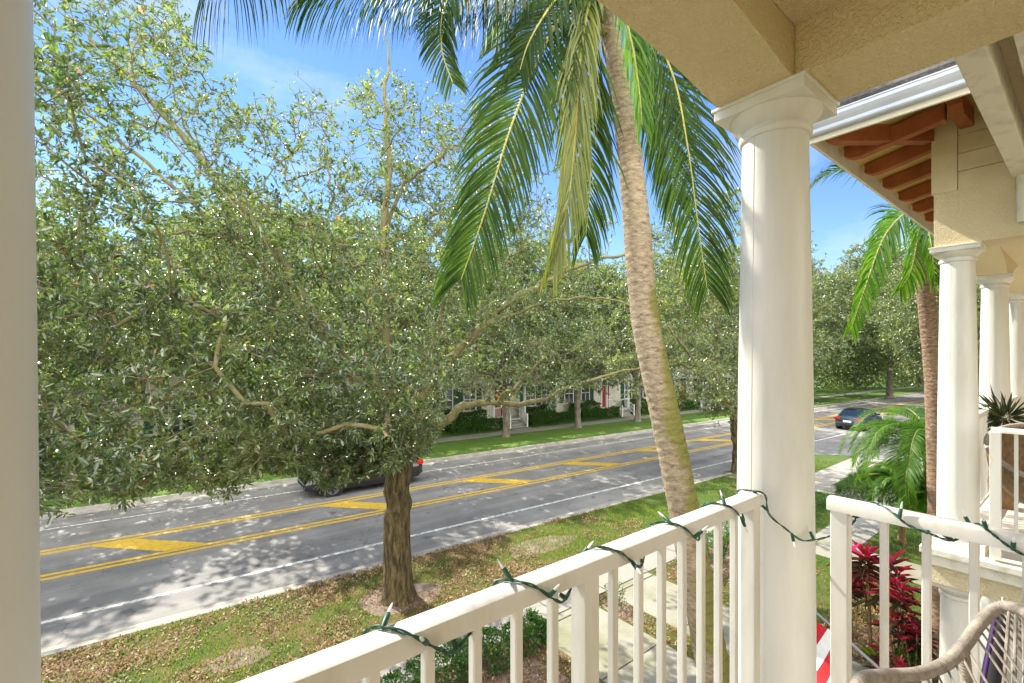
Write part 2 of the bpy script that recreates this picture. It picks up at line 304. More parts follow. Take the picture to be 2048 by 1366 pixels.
def lawn_material(name, dry):
    m = bpy.data.materials.new(name); m.use_nodes = True; N = m.node_tree.nodes; L = m.node_tree.links; b = N['Principled BSDF']
    tc = N.new('ShaderNodeTexCoord')
    n = N.new('ShaderNodeTexNoise'); n.inputs['Scale'].default_value = .9; n.inputs['Detail'].default_value = 8; n.inputs['Roughness'].default_value = .65
    f = N.new('ShaderNodeTexNoise'); f.inputs['Scale'].default_value = 45; f.inputs['Detail'].default_value = 6; f.inputs['Roughness'].default_value = .7
    a = N.new('ShaderNodeMath'); a.operation = 'MULTIPLY_ADD'; a.inputs[1].default_value = .55
    c = N.new('ShaderNodeMath'); c.operation = 'SUBTRACT'; c.inputs[1].default_value = .28
    r = N.new('ShaderNodeValToRGB'); e = r.color_ramp.elements
    if dry:
        e[0].position = .36; e[0].color = (.055,.10,.012,1); e[1].position = .70; e[1].color = (.25,.19,.15,1)
        for p, cc in ((.47,(.09,.12,.02)),(.54,(.16,.11,.045)),(.62,(.20,.13,.07))):
            q = e.new(p); q.color = (*cc, 1)
    else:
        e[0].position = .30; e[0].color = (.05,.13,.008,1); e[1].position = .78; e[1].color = (.17,.17,.045,1)
        q = e.new(.55); q.color = (.09,.17,.013,1)
    L.new(tc.outputs['Object'], n.inputs['Vector']); L.new(tc.outputs['Object'], f.inputs['Vector'])
    L.new(f.outputs['Fac'], a.inputs[0]); L.new(n.outputs['Fac'], a.inputs[2]); L.new(a.outputs[0], c.inputs[0]); L.new(c.outputs[0], r.inputs['Fac'])
    if dry:   # the verge is thin and leafy under the big oak and good turf farther along the street
        sx = N.new('ShaderNodeSeparateXYZ'); L.new(tc.outputs['Object'], sx.inputs['Vector'])
        mr = N.new('ShaderNodeMapRange'); mr.inputs['From Min'].default_value = 7; mr.inputs['From Max'].default_value = 17; mr.inputs['To Min'].default_value = .0; mr.inputs['To Max'].default_value = -.15
        L.new(sx.outputs['X'], mr.inputs['Value']); a5 = N.new('ShaderNodeMath'); a5.operation = 'ADD'; L.new(c.outputs[0], a5.inputs[0]); L.new(mr.outputs['Result'], a5.inputs[1]); L.new(a5.outputs[0], r.inputs['Fac'])
    L.new(r.outputs['Color'], b.inputs['Base Color']); b.inputs['Roughness'].default_value = .95
    bp = N.new('ShaderNodeBump'); bp.inputs['Strength'].default_value = .9; bp.inputs['Distance'].default_value = .03
    L.new(f.outputs['Fac'], bp.inputs['Height']); L.new(bp.outputs['Normal'], b.inputs['Normal'])
    return m
M['lawn'] = lawn_material('lawn_green', False); M['verge'] = lawn_material('verge_dry', True)

# ------------------------------------------------------------------ the setting
RA = -0.052                      # the road runs a little askew of the building line
RC, RS = math.cos(RA), math.sin(RA)
def rp(s, t, z=0): return (s*RC-t*RS, 11.45+s*RS+t*RC, z)
def strip(mb, s0, s1, t0, t1, z, n=1):
    for i in range(n):
        a, b = s0+(s1-s0)*i/n, s0+(s1-s0)*(i+1)/n
        mb.add([rp(a,t0,z), rp(b,t0,z), rp(b,t1,z), rp(a,t1,z)], [(0,1,2,3)])
def rbox(mb, s0, s1, t0, t1, z0, z1):
    v = [rp(s0,t0,z0),rp(s1,t0,z0),rp(s1,t1,z0),rp(s0,t1,z0),rp(s0,t0,z1),rp(s1,t0,z1),rp(s1,t1,z1),rp(s0,t1,z1)]
    mb.add(v, [(0,3,2,1),(4,5,6,7),(0,1,5,4),(1,2,6,5),(2,3,7,6),(3,0,4,7)])
def struct(mb, name, m, **k): return tag(mb.build(name, m, **k), kind='structure')
mb = MB(); mb.add([(-900,-900,-.3),(900,-900,-.3),(900,900,-.3),(-900,900,-.3)], [(0,1,2,3)]); struct(mb, 'ground', M['lawn'])
mb = MB(); strip(mb, -120, 260, -2, 12, -.12); 
mb.add([(29.5,-60,-.122),(39.6,-60,-.122),(39.6,11,-.122),(29.5,11,-.122)], [(0,1,2,3)]); struct(mb, 'road', M['asphalt'])
# near lawn and pavement level z = 0 ; road 0.12 below
GX = 29.0
mb = MB()
corner = [rp(GX-4,-.16)[:2]]+[(GX-2+2.6*math.sin(a), rp(GX-2,-.16)[1]-2.8*(1-math.cos(a))) for a in (R(30),R(60),R(90))]
poly = [(-120,-60),(GX+.6,-60)]+corner[::-1]+[rp(-120,-.16)[:2]]
mb.prism(poly, -.29, 0); struct(mb, 'lawn', M['verge'])
mb = MB(); mb.prism([(39.5,-60),(240,-60),rp(260,-.16)[:2],rp(43,-.16)[:2],(39.5,7)], -.29, 0); struct(mb, 'lawn', M['lawn'])
mb = MB(); rbox(mb, -120, GX-4, -.16, 0, -.29, .012); struct(mb, 'kerb', M['kerb'], bevel=.02)
mb = MB(); rbox(mb, -120, GX-4, 0, .42, -.29, -.112); struct(mb, 'kerb', M['kerb'])
mb = MB(); rbox(mb, -120, 260, 10.3, 10.46, -.29, .012); struct(mb, 'kerb', M['kerb'], bevel=.02)
mb = MB(); rbox(mb, -120, 260, 9.9, 10.3, -.29, -.112); struct(mb, 'kerb', M['kerb'])
mb = MB(); rbox(mb, -120, 260, 10.46, 60, -.29, 0); struct(mb, 'lawn', M['lawn'])
# kerb joints
# road markings
def lane(name, t0, t1, m, s0=-60, s1=200, w=.1):
    mb = MB()
    n = 60
    for i in range(n):
        a, b = s0+(s1-s0)*i/n, s0+(s1-s0)*(i+1)/n
        mb.add([rp(a,t0,-.116), rp(b,t0,-.116), rp(b,t1,-.116), rp(a,t1,-.116)], [(0,1,2,3)])
    return struct(mb, name, m)
lane('lane_marking', 1.53, 1.66, M['lane_white']); lane('lane_marking', 8.55, 8.65, M['lane_white'])
for t in (4.04, 4.31, 6.06, 6.33): lane('lane_marking', t, t+.15, M['lane_yellow'])
mb = MB()
for sc in (-13.4,-7.4,-1.35,4.75,10.5,16.1,21.8,27.6,33.4,39.2,45):
    mb.add([rp(sc+1.45,4.47,-.112), rp(sc+2.45,4.47,-.112), rp(sc+.75,6.055,-.112), rp(sc-.25,6.055,-.112)], [(0,1,2,3)])
struct(mb, 'lane_marking', M['lane_yellow'])
mb = MB()   # bicycle-lane symbol beside the near kerb: two rings and a frame
bs = 18.4
for cx in (bs, bs+1.0):
    pts = [rp(cx+.36*math.cos(a), .95+.26*math.sin(a), -.110) for a in np.linspace(0, 2*math.pi, 19)]
    pin = [rp(cx+.27*math.cos(a), .95+.18*math.sin(a), -.110) for a in np.linspace(0, 2*math.pi, 19)]
    for i in range(18): mb.add([pts[i], pts[i+1], pin[i+1], pin[i]], [(0,1,2,3)])
struct(mb, 'lane_marking', M['lane_white'])
# pavement on our side and the two entrance walks
mb = MB(); mb.box((-60,6.80,-.05),(GX+.3,7.98,.012)); struct(mb, 'pavement', M['concrete'])
mb = MB()
for x in np.arange(-10.2, 28, 1.52): mb.add([(x,6.8,.0155),(x+.022,6.8,.0155),(x+.022,7.98,.0155),(x,7.98,.0155)], [(0,1,2,3)])
for y in (6.60,6.785): mb.add([(5.75,y,.0155),(9.5,y,.0155),(9.5,y+.022,.0155),(5.75,y+.022,.0155)], [(0,1,2,3)])
struct(mb, 'pavement_joints', M['joint'])
for x0, x1 in ((5.76,7.37),(7.98,9.50),(13.9,15.2)):
    mb = MB(); mb.box((x0,.6,-.05),(x1,6.80,.0085)); struct(mb, 'path', M['walk'])
    mb = MB()
    for y in (4.95,3.25,1.6): mb.add([(x0,y,.012),(x1,y,.012),(x1,y+.024,.012),(x0,y+.024,.012)], [(0,1,2,3)])
    struct(mb, 'path_joints', M['joint'])
mb = MB(); mb.box((15.2,4.1,-.05),(40,5.2,.008)); struct(mb, 'path', M['concrete'])
mb = MB(); mb.box((20.5,5.2,-.05),(22.0,6.8,.008)); struct(mb, 'path', M['concrete'])
mb = MB(); rbox(mb, -60, 200, 14.5, 15.75, -.05, .012); struct(mb, 'pavement', M['concrete'])
# planting beds
def blob(cx, cy, rx, ry, z, n=28, amp=.18, seed=0):
    r_ = random.Random(seed); ph = [r_.uniform(0,6.28) for _ in range(4)]
    out = []
    for i in range(n):
        a = 2*math.pi*i/n; k = 1+amp*(math.sin(2*a+ph[0])*.5+math.sin(3*a+ph[1])*.4+math.sin(5*a+ph[2])*.3)
        out.append((cx+rx*k*math.cos(a), cy+ry*k*math.sin(a)))
    return out
mb = MB()
for i, (cx,cy,rx,ry) in enumerate(((3.2,5.6,2.45,.95),(-1.5,5.6,2.4,.9),(7.68,6.1,.27,.55),(11.6,6.0,1.9,.7),(7.2,2.1,1.5,1.1),(10.4,1.9,1.6,1.0))):
    mb.prism(blob(cx,cy,rx,ry,0,seed=i), -.02, .005)
struct(mb, 'soil_bed', M['dirt'])
mb = MB()
for i, (cx,cy,rx,ry) in enumerate(((4.3,9.4,.85,.65),(8.6,9.6,1.15,.45),(20.9,10.0,.9,.6),(1.2,9.2,.5,.3))):
    mb.prism(blob(cx,cy,rx,ry,0,seed=9+i), -.02, .006)
struct(mb, 'bare_soil', M['dirt'])

# ------------------------------------------------------------------ loose cover: grass blades and fallen leaves
def blades(name, n, xy, hmin, hmax, w, m, label, cat, lie=False, z0=.0):
    x, y = xy
    n = len(x); h = rng.uniform(hmin, hmax, n); a = rng.uniform(0, 6.283, n)
    base = np.stack([x, y, np.full(n, z0)], 1)
    side = np.stack([np.cos(a), np.sin(a), np.zeros(n)], 1)*w*rng.uniform(.6,1.3,n)[:, None]
    if lie:
        b = a+math.pi/2; tilt = rng.uniform(-.15, .9, n)
        fw = np.stack([np.cos(b)*np.cos(tilt), np.sin(b)*np.cos(tilt), np.abs(np.sin(tilt))], 1)*h[:, None]
        base[:, 2] += rng.uniform(.006, .028, n)
        side[:, 2] += rng.uniform(-.4,.4,n)*w
        mid = base+fw*.5; tip = base+fw; tip[:, 2] += rng.uniform(-.004,.012,n)
        V = np.stack([base, mid+side, tip, mid-side], 1)
    else:
        lean = rng.uniform(.1, .8, n); b = rng.uniform(0, 6.283, n)
        fw = np.stack([np.cos(b)*lean, np.sin(b)*lean, np.ones(n)], 1)*h[:, None]
        V = np.stack([base-side, base+side, base+fw*.55+side*.7, base+fw], 1)
    o = npmesh(name, V, [(0,1,2,3)], m, tint=rng.uniform(0,1,n))
    return tag(o, label, cat, kind='stuff')
def noise2(x, y, s=1.0, o=0):
    return (np.sin(x*1.7*s+o)+np.sin(y*2.3*s+1.3*o+.7*np.sin(x*s*1.1))+np.sin((x+y)*1.1*s+2.1)+.7*np.sin((x-1.4*y)*3.1*s+o))/3.7
N_ = 100000; x = rng.uniform(-2.5, 27, N_)**1; y = rng.uniform(8.0, 11.3, N_)
keep = (y < 11.45+x*RS-.18) & (noise2(x,y,.9,.4)-.05*(x<6)+.75*(y > 11.0) + np.clip((x-7)/8,0,.9) > rng.uniform(-.7,.75,N_)) & (rng.uniform(0,1,N_) < np.where(x>14,.4,1)) & (np.hypot(x-4.3,(y-9.4)*1.3)>.8)
blades('grass', 0, (x[keep],y[keep]), .03, .085, .006, M['grass'], 'patchy green grass on the verge beside the near kerb', 'grass')
N_ = 95000; x = rng.uniform(-2.5, 20, N_); y = rng.uniform(8.0, 11.25, N_)
keep = (noise2(x,y,.9,.4)+.5*noise2(x,y,3.1,1.4)+np.clip((x-7)/8,0,.9) < rng.uniform(-.75,.55,N_)) & (y < 11.45+x*RS-.1)&(rng.uniform(0,1,N_)<.95)
blades('fallen_leaves', 0, (x[keep],y[keep]), .040, .085, .013, M['litter'], 'brown fallen oak leaves scattered over the near verge', 'fallen leaves', lie=True)
N_ = 16000; x = rng.uniform(.5, 13, N_); y = rng.uniform(4.2, 6.75, N_)
keep = ((x<5.7)|(x>9.6)|((x>7.42)&(x<7.94))) 
blades('fallen_leaves', 0, (x[keep],y[keep]), .04, .08, .013, M['litter'], 'brown dead leaves on the soil below the clipped hedge', 'fallen leaves', lie=True)
N_ = 60000; x = rng.uniform(3, 26, N_); y = rng.uniform(.9, 6.75, N_)
keep = ((x<5.7)&(y<4.7))|((x>7.42)&(x<7.94)&(y<5.6))|((x>9.55)&(y<5.4)&(x<13.8))|((x>15.3)&((y<4.0)|(y>5.3)))
blades('grass', 0, (x[keep],y[keep]), .03, .09, .006, M['grass'], 'green grass growing between the concrete walks', 'grass')
N_ = 26000; x = rng.uniform(4.2, 12, N_); y = rng.uniform(.6, 3.4, N_)
keep = ((x<5.7)|((x>7.4)&(x<7.95))|(x>9.55))
blades('fallen_leaves', 0, (x[keep],y[keep]), .03, .08, .012, M['litter'], 'russet bark and leaves under the red leaved plants', 'fallen leaves', lie=True)

# ------------------------------------------------------------------ our own porch (townhouse seen from its upper balcony)
FLR = 3.62; CX, CY = 1.863, .762; CT = CAMZ+.951   # column centre, top of abacus
def make_column(parent, cx, cy, zb, zt, r0=.134, r1=.110, ab=.163, plinth=True, lab=None):
    H = zt-zb; cap = .13
    prof = []
    zs = zb+(.16 if plinth else .02)
    prof += [(r0*1.30, zs-.085),(r0*1.36, zs-.06),(r0*1.30,zs-.03),(r0*1.12,zs-.015),(r0*1.04, zs)]
    for i in range(15):
        t = i/14; prof.append((r0+(r1-r0)*(t**1.6), zs+.01+(zt-cap-zs-.01)*t))
    s = MB().lathe([(r, z) for r, z in prof], (cx,cy,0), 56); col = s.build('column', M['white'], parent, smooth=True)
    zc = zt-cap
    c = MB().lathe([(r1*1.0,zt-.136),(r1*1.07,zt-.134),(r1*1.11,zt-.126),(r1*1.12,zt-.117),(r1*1.09,zt-.108),(r1*1.02,zt-.104),(r1*1.02,zt-.098),(r1*1.06,zt-.094),
        (r1*1.10,zt-.091),(r1*1.19,zt-.082),(r1*1.30,zt-.068),(r1*1.37,zt-.058),(r1*1.40,zt-.0475)], (cx,cy,0), 56)
    c.build('capital', M['white'], col, smooth=True)
    a = MB().box((cx-ab*.955,cy-ab*.955,zt-.047),(cx+ab*.955,cy+ab*.955,zt-.012)); a.box((cx-ab,cy-ab,zt-.013),(cx+ab,cy+ab,zt)); a.build('abacus', M['white'], col, bevel=.003)
    an = math.radians(166); rr_ = lambda t: r0+(r1-r0)*(t**1.6)+.0002
    sm = MB(); sm.tube([(cx+rr_(t)*math.cos(an), cy+rr_(t)*math.sin(an), zs+.01+(zt-cap-zs-.012)*t) for t in [i/10 for i in range(11)]], .0011, 5); sm.build('seam', M['old_white'], col)
    if plinth: MB().box((cx-r0*1.38,cy-r0*1.38,zb),(cx+r0*1.38,cy+r0*1.38,zs-.084)).build('plinth', M['white'], col, bevel=.004)
    return col
def arch_beam(parent, x0, x1, y0, y1, zs, rise, ztop, inset, m, name='arched_beam'):
    """front beam whose underside is a shallow arch between two columns"""
    mb = MB(); n = 28; A = []; B = []
    xs = [x0]+[x0+inset+(x1-x0-2*inset)*i/n for i in range(n+1)]+[x1]
    zz = [zs]+[zs+rise*(1-(2*i/n-1)**2) for i in range(n+1)]+[zs]
    prof = [(x, z) for x, z in zip(xs, zz)]+[(x1, ztop),(x0, ztop)]
    k = len(prof)
    vs = [(x,y0,z) for x,z in prof]+[(x,y1,z) for x,z in prof]
    fs = [(i,(i+1)%k,k+(i+1)%k,k+i) for i in range(k)]
    # side faces as quads to the top edge
    m_ = n+3
    for off in (0,k):
        b = len(vs)
        vs += [(x, y0 if off==0 else y1, ztop) for x in xs]
        fs += [(off+i, off+i+1, b+i+1, b+i) for i in range(m_-1)]
    mb.add(vs, fs); return mb.build(name, m, parent)
def round_rail(mb, a, b, w, h):
    a = Vector(a); b = Vector(b); t = (b-a).normalized(); s = Vector((-t.y, t.x, 0))
    prof = [(-w/2,-h),(-w/2,-.35*h),(-w*.44,-.14*h),(-w*.3,-.03*h),(0,0),(w*.3,-.03*h),(w*.44,-.14*h),(w/2,-.35*h),(w/2,-h)]
    k = len(prof); vs = [a+s*p+Vector((0,0,q)) for p,q in prof]+[b+s*p+Vector((0,0,q)) for p,q in prof]
    mb.add(vs, [tuple(range(k-1,-1,-1)),tuple(range(k,2*k))]+[(i,(i+1)%k,k+(i+1)%k,k+i) for i in range(k)])
def railing(parent, a, b, ztop, zbot, posts, bals, post=.046, bal=.0195, m=None, label=None):
    m = m or M['rail']; a = Vector((*a,0)); b = Vector((*b,0)); t = (b-a).normalized(); L_ = (b-a).length
    mb = MB(); round_rail(mb, (a.x,a.y,ztop), (b.x,b.y,ztop), .056, .040); rail = mb.build('railing', m, parent, smooth=True)
    if label: rail['label'] = label
    mb = MB(); mb.box((-.016,0,zbot),(.016,L_,zbot+.035), Matrix.Translation(a) @ Matrix.Rotation(math.atan2(t.y,t.x)-math.pi/2,4,'Z')); mb.build('bottom_rail', m, rail, bevel=.003)
    ang = math.atan2(t.y,t.x)
    for lst, w, nm, zb in ((posts,post,'post',FLR if zbot > 3 else zbot-.06),(bals,bal,'baluster',zbot+.034)):
        for p in lst:
            q = a+t*p; mb = MB(); mb.box((-w/2,-w/2,zb),(w/2,w/2,ztop-.038), Matrix.Translation((q.x,q.y,0)) @ Matrix.Rotation(ang,4,'Z')); mb.build(nm, m, rail, bevel=.0022, seg=1)
    return rail
home = empty('townhouse', (0,0,0), label='cream stucco balcony around the camera with white columns and picket railing', cat='building')
make_column(home, CX, CY, FLR, CT); make_column(home, -.245, CY, FLR, CT, r0=.15, r1=.135)
arch_beam(home, -.245, CX, CY-.122, CY+.135, CT, .085, CT+.62, .20, M['stucco'])
arch_beam(home, -3.2, -.245, CY-.122, CY+.135, CT, .085, CT+.62, .20, M['stucco'])
MB().box((CX-.142,-3.6,CT+.0005),(CX+.142,CY-.124,CT+.62)).build('side_beam', M['stucco'], home)
MB().box((CX,CY-.1235,CT+.0005),(CX+.142,CY+.135,CT+.62)).build('beam_end', M['stucco'], home)
MB().box((-3.2,-3.6,CT+.175),(CX-.143,CY-.1235,CT+.30)).build('ceiling', M['ceiling'], home)
MB().box((-3.2,-3.6,FLR-.25),(CX+.16,CY+.17,FLR)).build('balcony_floor', M['deck'], home)
MB().box((-3.2,-3.9,FLR-3.7),(CX+.16,-1.9,CT+3.0)).build('wall', M['stucco_light'], home)
MB().box((-3.2,CY-.14,FLR-.42),(CX+.16,CY+.171,FLR-.251)).build('floor_beam', M['stucco_light'], home)
make_column(home, CX, CY, .12, FLR-.42); make_column(home, -.245, CY, .12, FLR-.42)
MB().box((-3.2,-1.9,-.02),(CX+.3,CY+.35,.12)).build('porch_step', M['concrete'], home)
RY = .72; RZ = CAMZ-.447
SP = .0985; b0 = .873
bals = [b0+SP*i for i in range(-1,7)]
xs = [b0+SP*i for i in range(-16,7)]
px0 = .776
bx = [x for x in xs if abs(x-(px0))>.045]
# post sits on the line at px ~1169
railing(home, (-.13,RY), (1.604,RY), RZ, FLR+.09, [px0+.13, 1.575+.13, .03], [x+.13 for x in bx if x < 1.50 and x > -.07], label='long picket railing facing the street')
RX = 1.742
railing(home, (RX,-1.85), (RX,.545), RZ, FLR+.09, [.513+1.85, .02], [ (.402-.0965*i)+1.85 for i in range(0,23) if (.402-.0965*i)>-1.80], label='short picket railing on the side next to the round column')

# ------------------------------------------------------------------ string lights
def strand(pts, n=140):
    pts = [Vector(p) for p in pts]; out = []
    k = len(pts)-1
    for i in range(n):
        t = i/(n-1)*k; a = min(int(t), k-1); f = t-a
        p0 = pts[max(a-1,0)]; p1 = pts[a]; p2 = pts[a+1]; p3 = pts[min(a+2,k)]
        out.append(.5*((2*p1)+(-p0+p2)*f+(2*p0-5*p1+4*p2-p3)*f*f+(-p0+3*p1-3*p2+p3)*f**3))
    return out
def lights(name, pts, label, bulbs, n=400):
    root = empty(name, pts[0], label=label, cat='string lights', group='green string lights on the railings'); o0 = Vector(pts[0])
    path = strand([Vector(p)-o0 for p in pts], n); mb = MB()
    for ph in (0, math.pi):
        q = []
        for i, p in enumerate(path):
            t = (path[min(i+1,n-1)]-path[max(i-1,0)]).normalized(); s = t.cross(Vector((0,0,1))); s = s.normalized() if s.length > .01 else Vector((1,0,0)); u = s.cross(t)
            a = ph+i*.42; q.append(p+(s*math.cos(a)+u*math.sin(a))*.0019)
        mb.tube(q, .0018, 6)
    mb.build('wire', M['wire'], root, smooth=True)
    for f, dv in bulbs:
        p = path[int(f*(n-1))]; d = Vector(dv).normalized()
        sm = MB().tube([p-d*.002, p+d*.006, p+d*.026, p+d*.028], [.0038,.0052,.0048,.0032], 10); so_ = sm.build('socket', M['wire'], root, smooth=True)
        bm_ = MB().tube([p+d*.028, p+d*.034, p+d*.044, p+d*.050], [.0026,.0030,.0020,.0004], 8); bm_.build('bulb', M['bulb'], so_, smooth=True)
# wound round the long rail: passes over the top, hangs on the room side, under, and up again outside
def rail_wrap(x0, n, pitch):
    pts = []; hw = .036
    for i in range(n):
        x = x0+i*pitch
        pts += [(x, RY+hw, RZ-.012), (x+.02, RY+.012, RZ+.004), (x+.055, RY-.028, RZ-.004), (x+.10, RY-.036, RZ-.040), (x+.135, RY-.030, RZ-.058), (x+pitch*.78, RY+.010, RZ-.056)]
    return pts
wpts = rail_wrap(.02, 7, .262)[:-3]
wpts = [p for p in wpts if p[0] < 1.50]
wpts += [(1.555,RY+.034,RZ-.004),(1.575,RY,RZ+.005),(1.598,RY-.036,RZ-.004)]
wpts += [tuple(at(1538,1028,1.60)), tuple(at(1572,1058,1.575)), tuple(at(1603,1080,1.575)), tuple(at(1632,1079,1.60)), tuple(at(1655,1074,1.60))]
bl = []; rr = random.Random(3)
for i in range(27):
    f = (i+.6)/27.3; bl.append((f, (rr.uniform(-.8,.8), -rr.uniform(.1,.8) if i % 2 else rr.uniform(.3,.9), rr.uniform(-.9,.9))))
lights('string_lights', wpts, 'green wired mini lights wound round the long street railing and across the column', bl)
pt = [at(1655,1074,1.60), at(1690,1062,1.545), at(1722,1024,1.535)]
zt = RZ
pt2 = [(RX-.010,.500,zt-.055),(RX+.036,.47,zt-.03),(RX+.01,.43,zt+.004),(RX-.030,.375,zt-.006),(RX-.036,.34,zt-.03),(RX-.034,.29,zt-.042),(RX+.0,.25,zt-.055),
       (RX+.036,.225,zt-.02),(RX+.0,.20,zt+.004),(RX-.032,.17,zt-.008),(RX-.036,.13,zt-.036),(RX-.03,.08,zt-.05),(RX+.02,.05,zt-.05),(RX+.03,.02,zt-.01),(RX-.03,-.04,zt)]
lights('string_lights', [tuple(pt[0]), tuple(at(1690,1062,1.545)), tuple(at(1712,1035,1.52))]+pt2, 'green wired mini lights wound round the short side railing',
       [(f,(rr.uniform(-.9,.3), rr.uniform(-.5,.8), rr.uniform(-.7,.9))) for f in (.05,.13,.22,.31,.38,.46,.53,.60,.68,.76,.84,.92)], n=260)

# ------------------------------------------------------------------ cord chair in the near corner
def wrapped(mb, pts, r, pitch=.0072, n=10):
    path = strand(pts, 260); L_ = sum((path[i+1]-path[i]).length for i in range(len(path)-1)); k = int(L_/pitch)
    # resample finely so that each turn of cord shows as a ridge
    cum = [0]
    for i in range(len(path)-1): cum.append(cum[-1]+(path[i+1]-path[i]).length)
    out = []; rad = []; j = 0; m_ = k*4
    for i in range(m_+1):
        s = L_*i/m_
        while j < len(cum)-2 and cum[j+1] < s: j += 1
        f = (s-cum[j])/max(cum[j+1]-cum[j],1e-6); out.append(path[j].lerp(path[j+1], f)); rad.append(r*(1+.085*(abs(math.sin(math.pi*i/4))*2-1)))
    mb.tube(out, rad, n)
chair = empty('cord_chair', at(1950,1700,1.1), label='round armchair strung with pale cord over a cord wrapped rim', cat='chair')
c0 = chair.location
def cl(px,py,d): return at(px,py,d)-c0
rim = [cl(1700,1420,.86), cl(1724,1362,.90), cl(1775,1352,.95), cl(1840,1347,1.0), cl(1895,1325,1.04), cl(1930,1288,1.07), cl(1960,1246,1.10), cl(1990,1218,1.12), cl(2020,1214,1.10), cl(2060,1232,1.04), cl(2120,1290,.96), cl(2180,1400,.88)]
mb = MB(); wrapped(mb, rim, .0125); rimo = mb.build('rim', M['cord'], chair, smooth=True, autos=False)
leg = [cl(1926,1300,1.07), cl(1932,1340,1.07), cl(1936,1400,1.07), cl(1940,1560,1.05)]
mb = MB(); wrapped(mb, leg, .0105); mb.build('frame', M['cord'], chair, smooth=True, autos=False)
rp_ = strand(rim, 120); mb = MB()
seat = [cl(2010,1500,.92), cl(2200,1500,.95)]
for i in range(9):
    a = rp_[60+i*3]; b = cl(2040+i*26, 1400+i*6, .98-.01*i)
    mid = a.lerp(b,.5); mb.tube([a, mid, b], .0028, 6)
for i in range(8):
    a = rp_[86+i*4]; b = cl(2003+i*24, 1420+10*i, .98)
    mb.tube([a, a.lerp(b,.5)+Vector((0,0,-.004)), b], .0028, 6)
    mb.tube([a+Vector((.012,0,0)), b+Vector((.020,0,.0))], .0028, 6)
for i in range(10):
    a = rp_[18+i*4]; b = cl(1800+i*24, 1440, .92)
    mb.tube([a, b], .0026, 6)
mb.build('cords', M['cord'], chair, smooth=True)
um = empty('folded_umbrella', at(1985,1380,1.38), label='dark folded umbrella with purple edging behind the cord chair', cat='umbrella'); c0 = um.location
top, bot = at(2003,1225,1.55)-c0, at(1968,1480,1.45)-c0
ax = (top-bot).normalized(); sdv = ax.cross(Vector((FX,FY,0))).normalized()
mb = MB(); ps = [bot, bot+(top-bot)*.15, bot+(top-bot)*.5, bot+(top-bot)*.9, top]; mb.tube(ps, [.012,.030,.027,.020,.008], 12); mb.build('canopy', M['black'], um, smooth=True)
mb = MB(); mb.tube([p+sdv*r for p, r in zip(ps, (.012,.030,.027,.020,.008))], .0045, 8); mb.build('edging', M['purple'], um, smooth=True)
mb = MB(); mb.tube([top, top+ax*.05], .005, 8); mb.build('ferrule', M['steel'], um, smooth=True)

# ------------------------------------------------------------------ flag on the porch below
fl = empty('flag', (3.86,.6,2.9), label='red and white striped flag on a thin pole beneath the balcony', cat='flag')
p0 = at(1775,1352,3.0); p1 = at(1640,1232,3.45); dv = (p1-p0)
mb = MB(); mb.tube([p0-dv*.2-fl.location, p1+dv*.85-fl.location], .011, 10); mb.build('pole', M['steel'], fl, smooth=True)
down = Vector((-.51,.40,-.75)).normalized()
for m_, par, nm in ((M['flagred'],0,'red_stripes'),(M['flagwhite'],1,'white_stripes')):
    mb = MB(); K = 11
    for k in range(K):
        if k % 2 != par: continue
        for j in range(18):
            q = []
            for (kk,jj) in ((k,j),(k+1,j),(k+1,j+1),(k,j+1)):
                s = .42+1.30*kk/K*1.0; l = .03+.80*jj/18
                pp = p0+dv*s+down*l+Vector((.05*math.sin(kk*1.0+jj*.35), .04*math.cos(kk*.9+jj*.25), 0))-dv.normalized()*(jj*.012)
                q.append(pp-fl.location)
            nrm = (q[1]-q[0]).cross(q[3]-q[0]).normalized()*.002
            mb.add(q+[v+nrm for v in q], [(0,1,2,3),(7,6,5,4),(0,4,5,1),(1,5,6,2),(2,6,7,3),(3,7,4,0)])
    mb.build(nm, m_, fl)

# ------------------------------------------------------------------ the neighbouring townhouse
NX, NY = 5.467, .758; NF = CAMZ-1.60
nb = empty('townhouse', (5.2,0,0), label='next cream townhouse with a row of white columns, russet rafters and gutter', cat='building')
def nbuild(mb, name, m, parent=nb, **k):
    o = mb.build(name, m, parent, **k)
    if parent is nb: o.matrix_parent_inverse = Matrix.Translation((-5.2,0,0))
    return o
cols = [NX, 7.72, 10.09, 12.6, 15.0]
for i, x in enumerate(cols):
    c = make_column(nb, x, NY, NF, CT); c.matrix_parent_inverse = Matrix.Translation((-5.2,0,0))
    c = make_column(nb, x, NY, .12, NF-.315, plinth=True); c.matrix_parent_inverse = Matrix.Translation((-5.2,0,0))
for a, b in zip(cols[:-1], cols[1:]):
    o = arch_beam(nb, a, b, NY-.12, NY+.13, CT, .22, CT+.46, .19, M['stucco_light']); o.matrix_parent_inverse = Matrix.Translation((-5.2,0,0))
mb = MB(); mb.box((NX-.142,-2.6,CT+.0005),(NX-.001,NY+.13,CT+.46)); mb.box((NX-.001,-2.6,CT+.0005),(NX+.14,NY-.1205,CT+.46)); nbuild(mb, 'side_beam', M['stucco_light'])
nbuild(MB().box((NX+.141,-2.6,CT+.20),(15.2,NY-.1205,CT+.33)), 'ceiling', M['ceiling'])
nbuild(MB().box((NX-.10,-5.0,-.02),(15.2,-2.6,9.5)), 'wall', M['stucco_light'])
nbuild(MB().box((15.2,-5.0,-.02),(15.6,.9,9.0)), 'wall', M['stucco_light'])
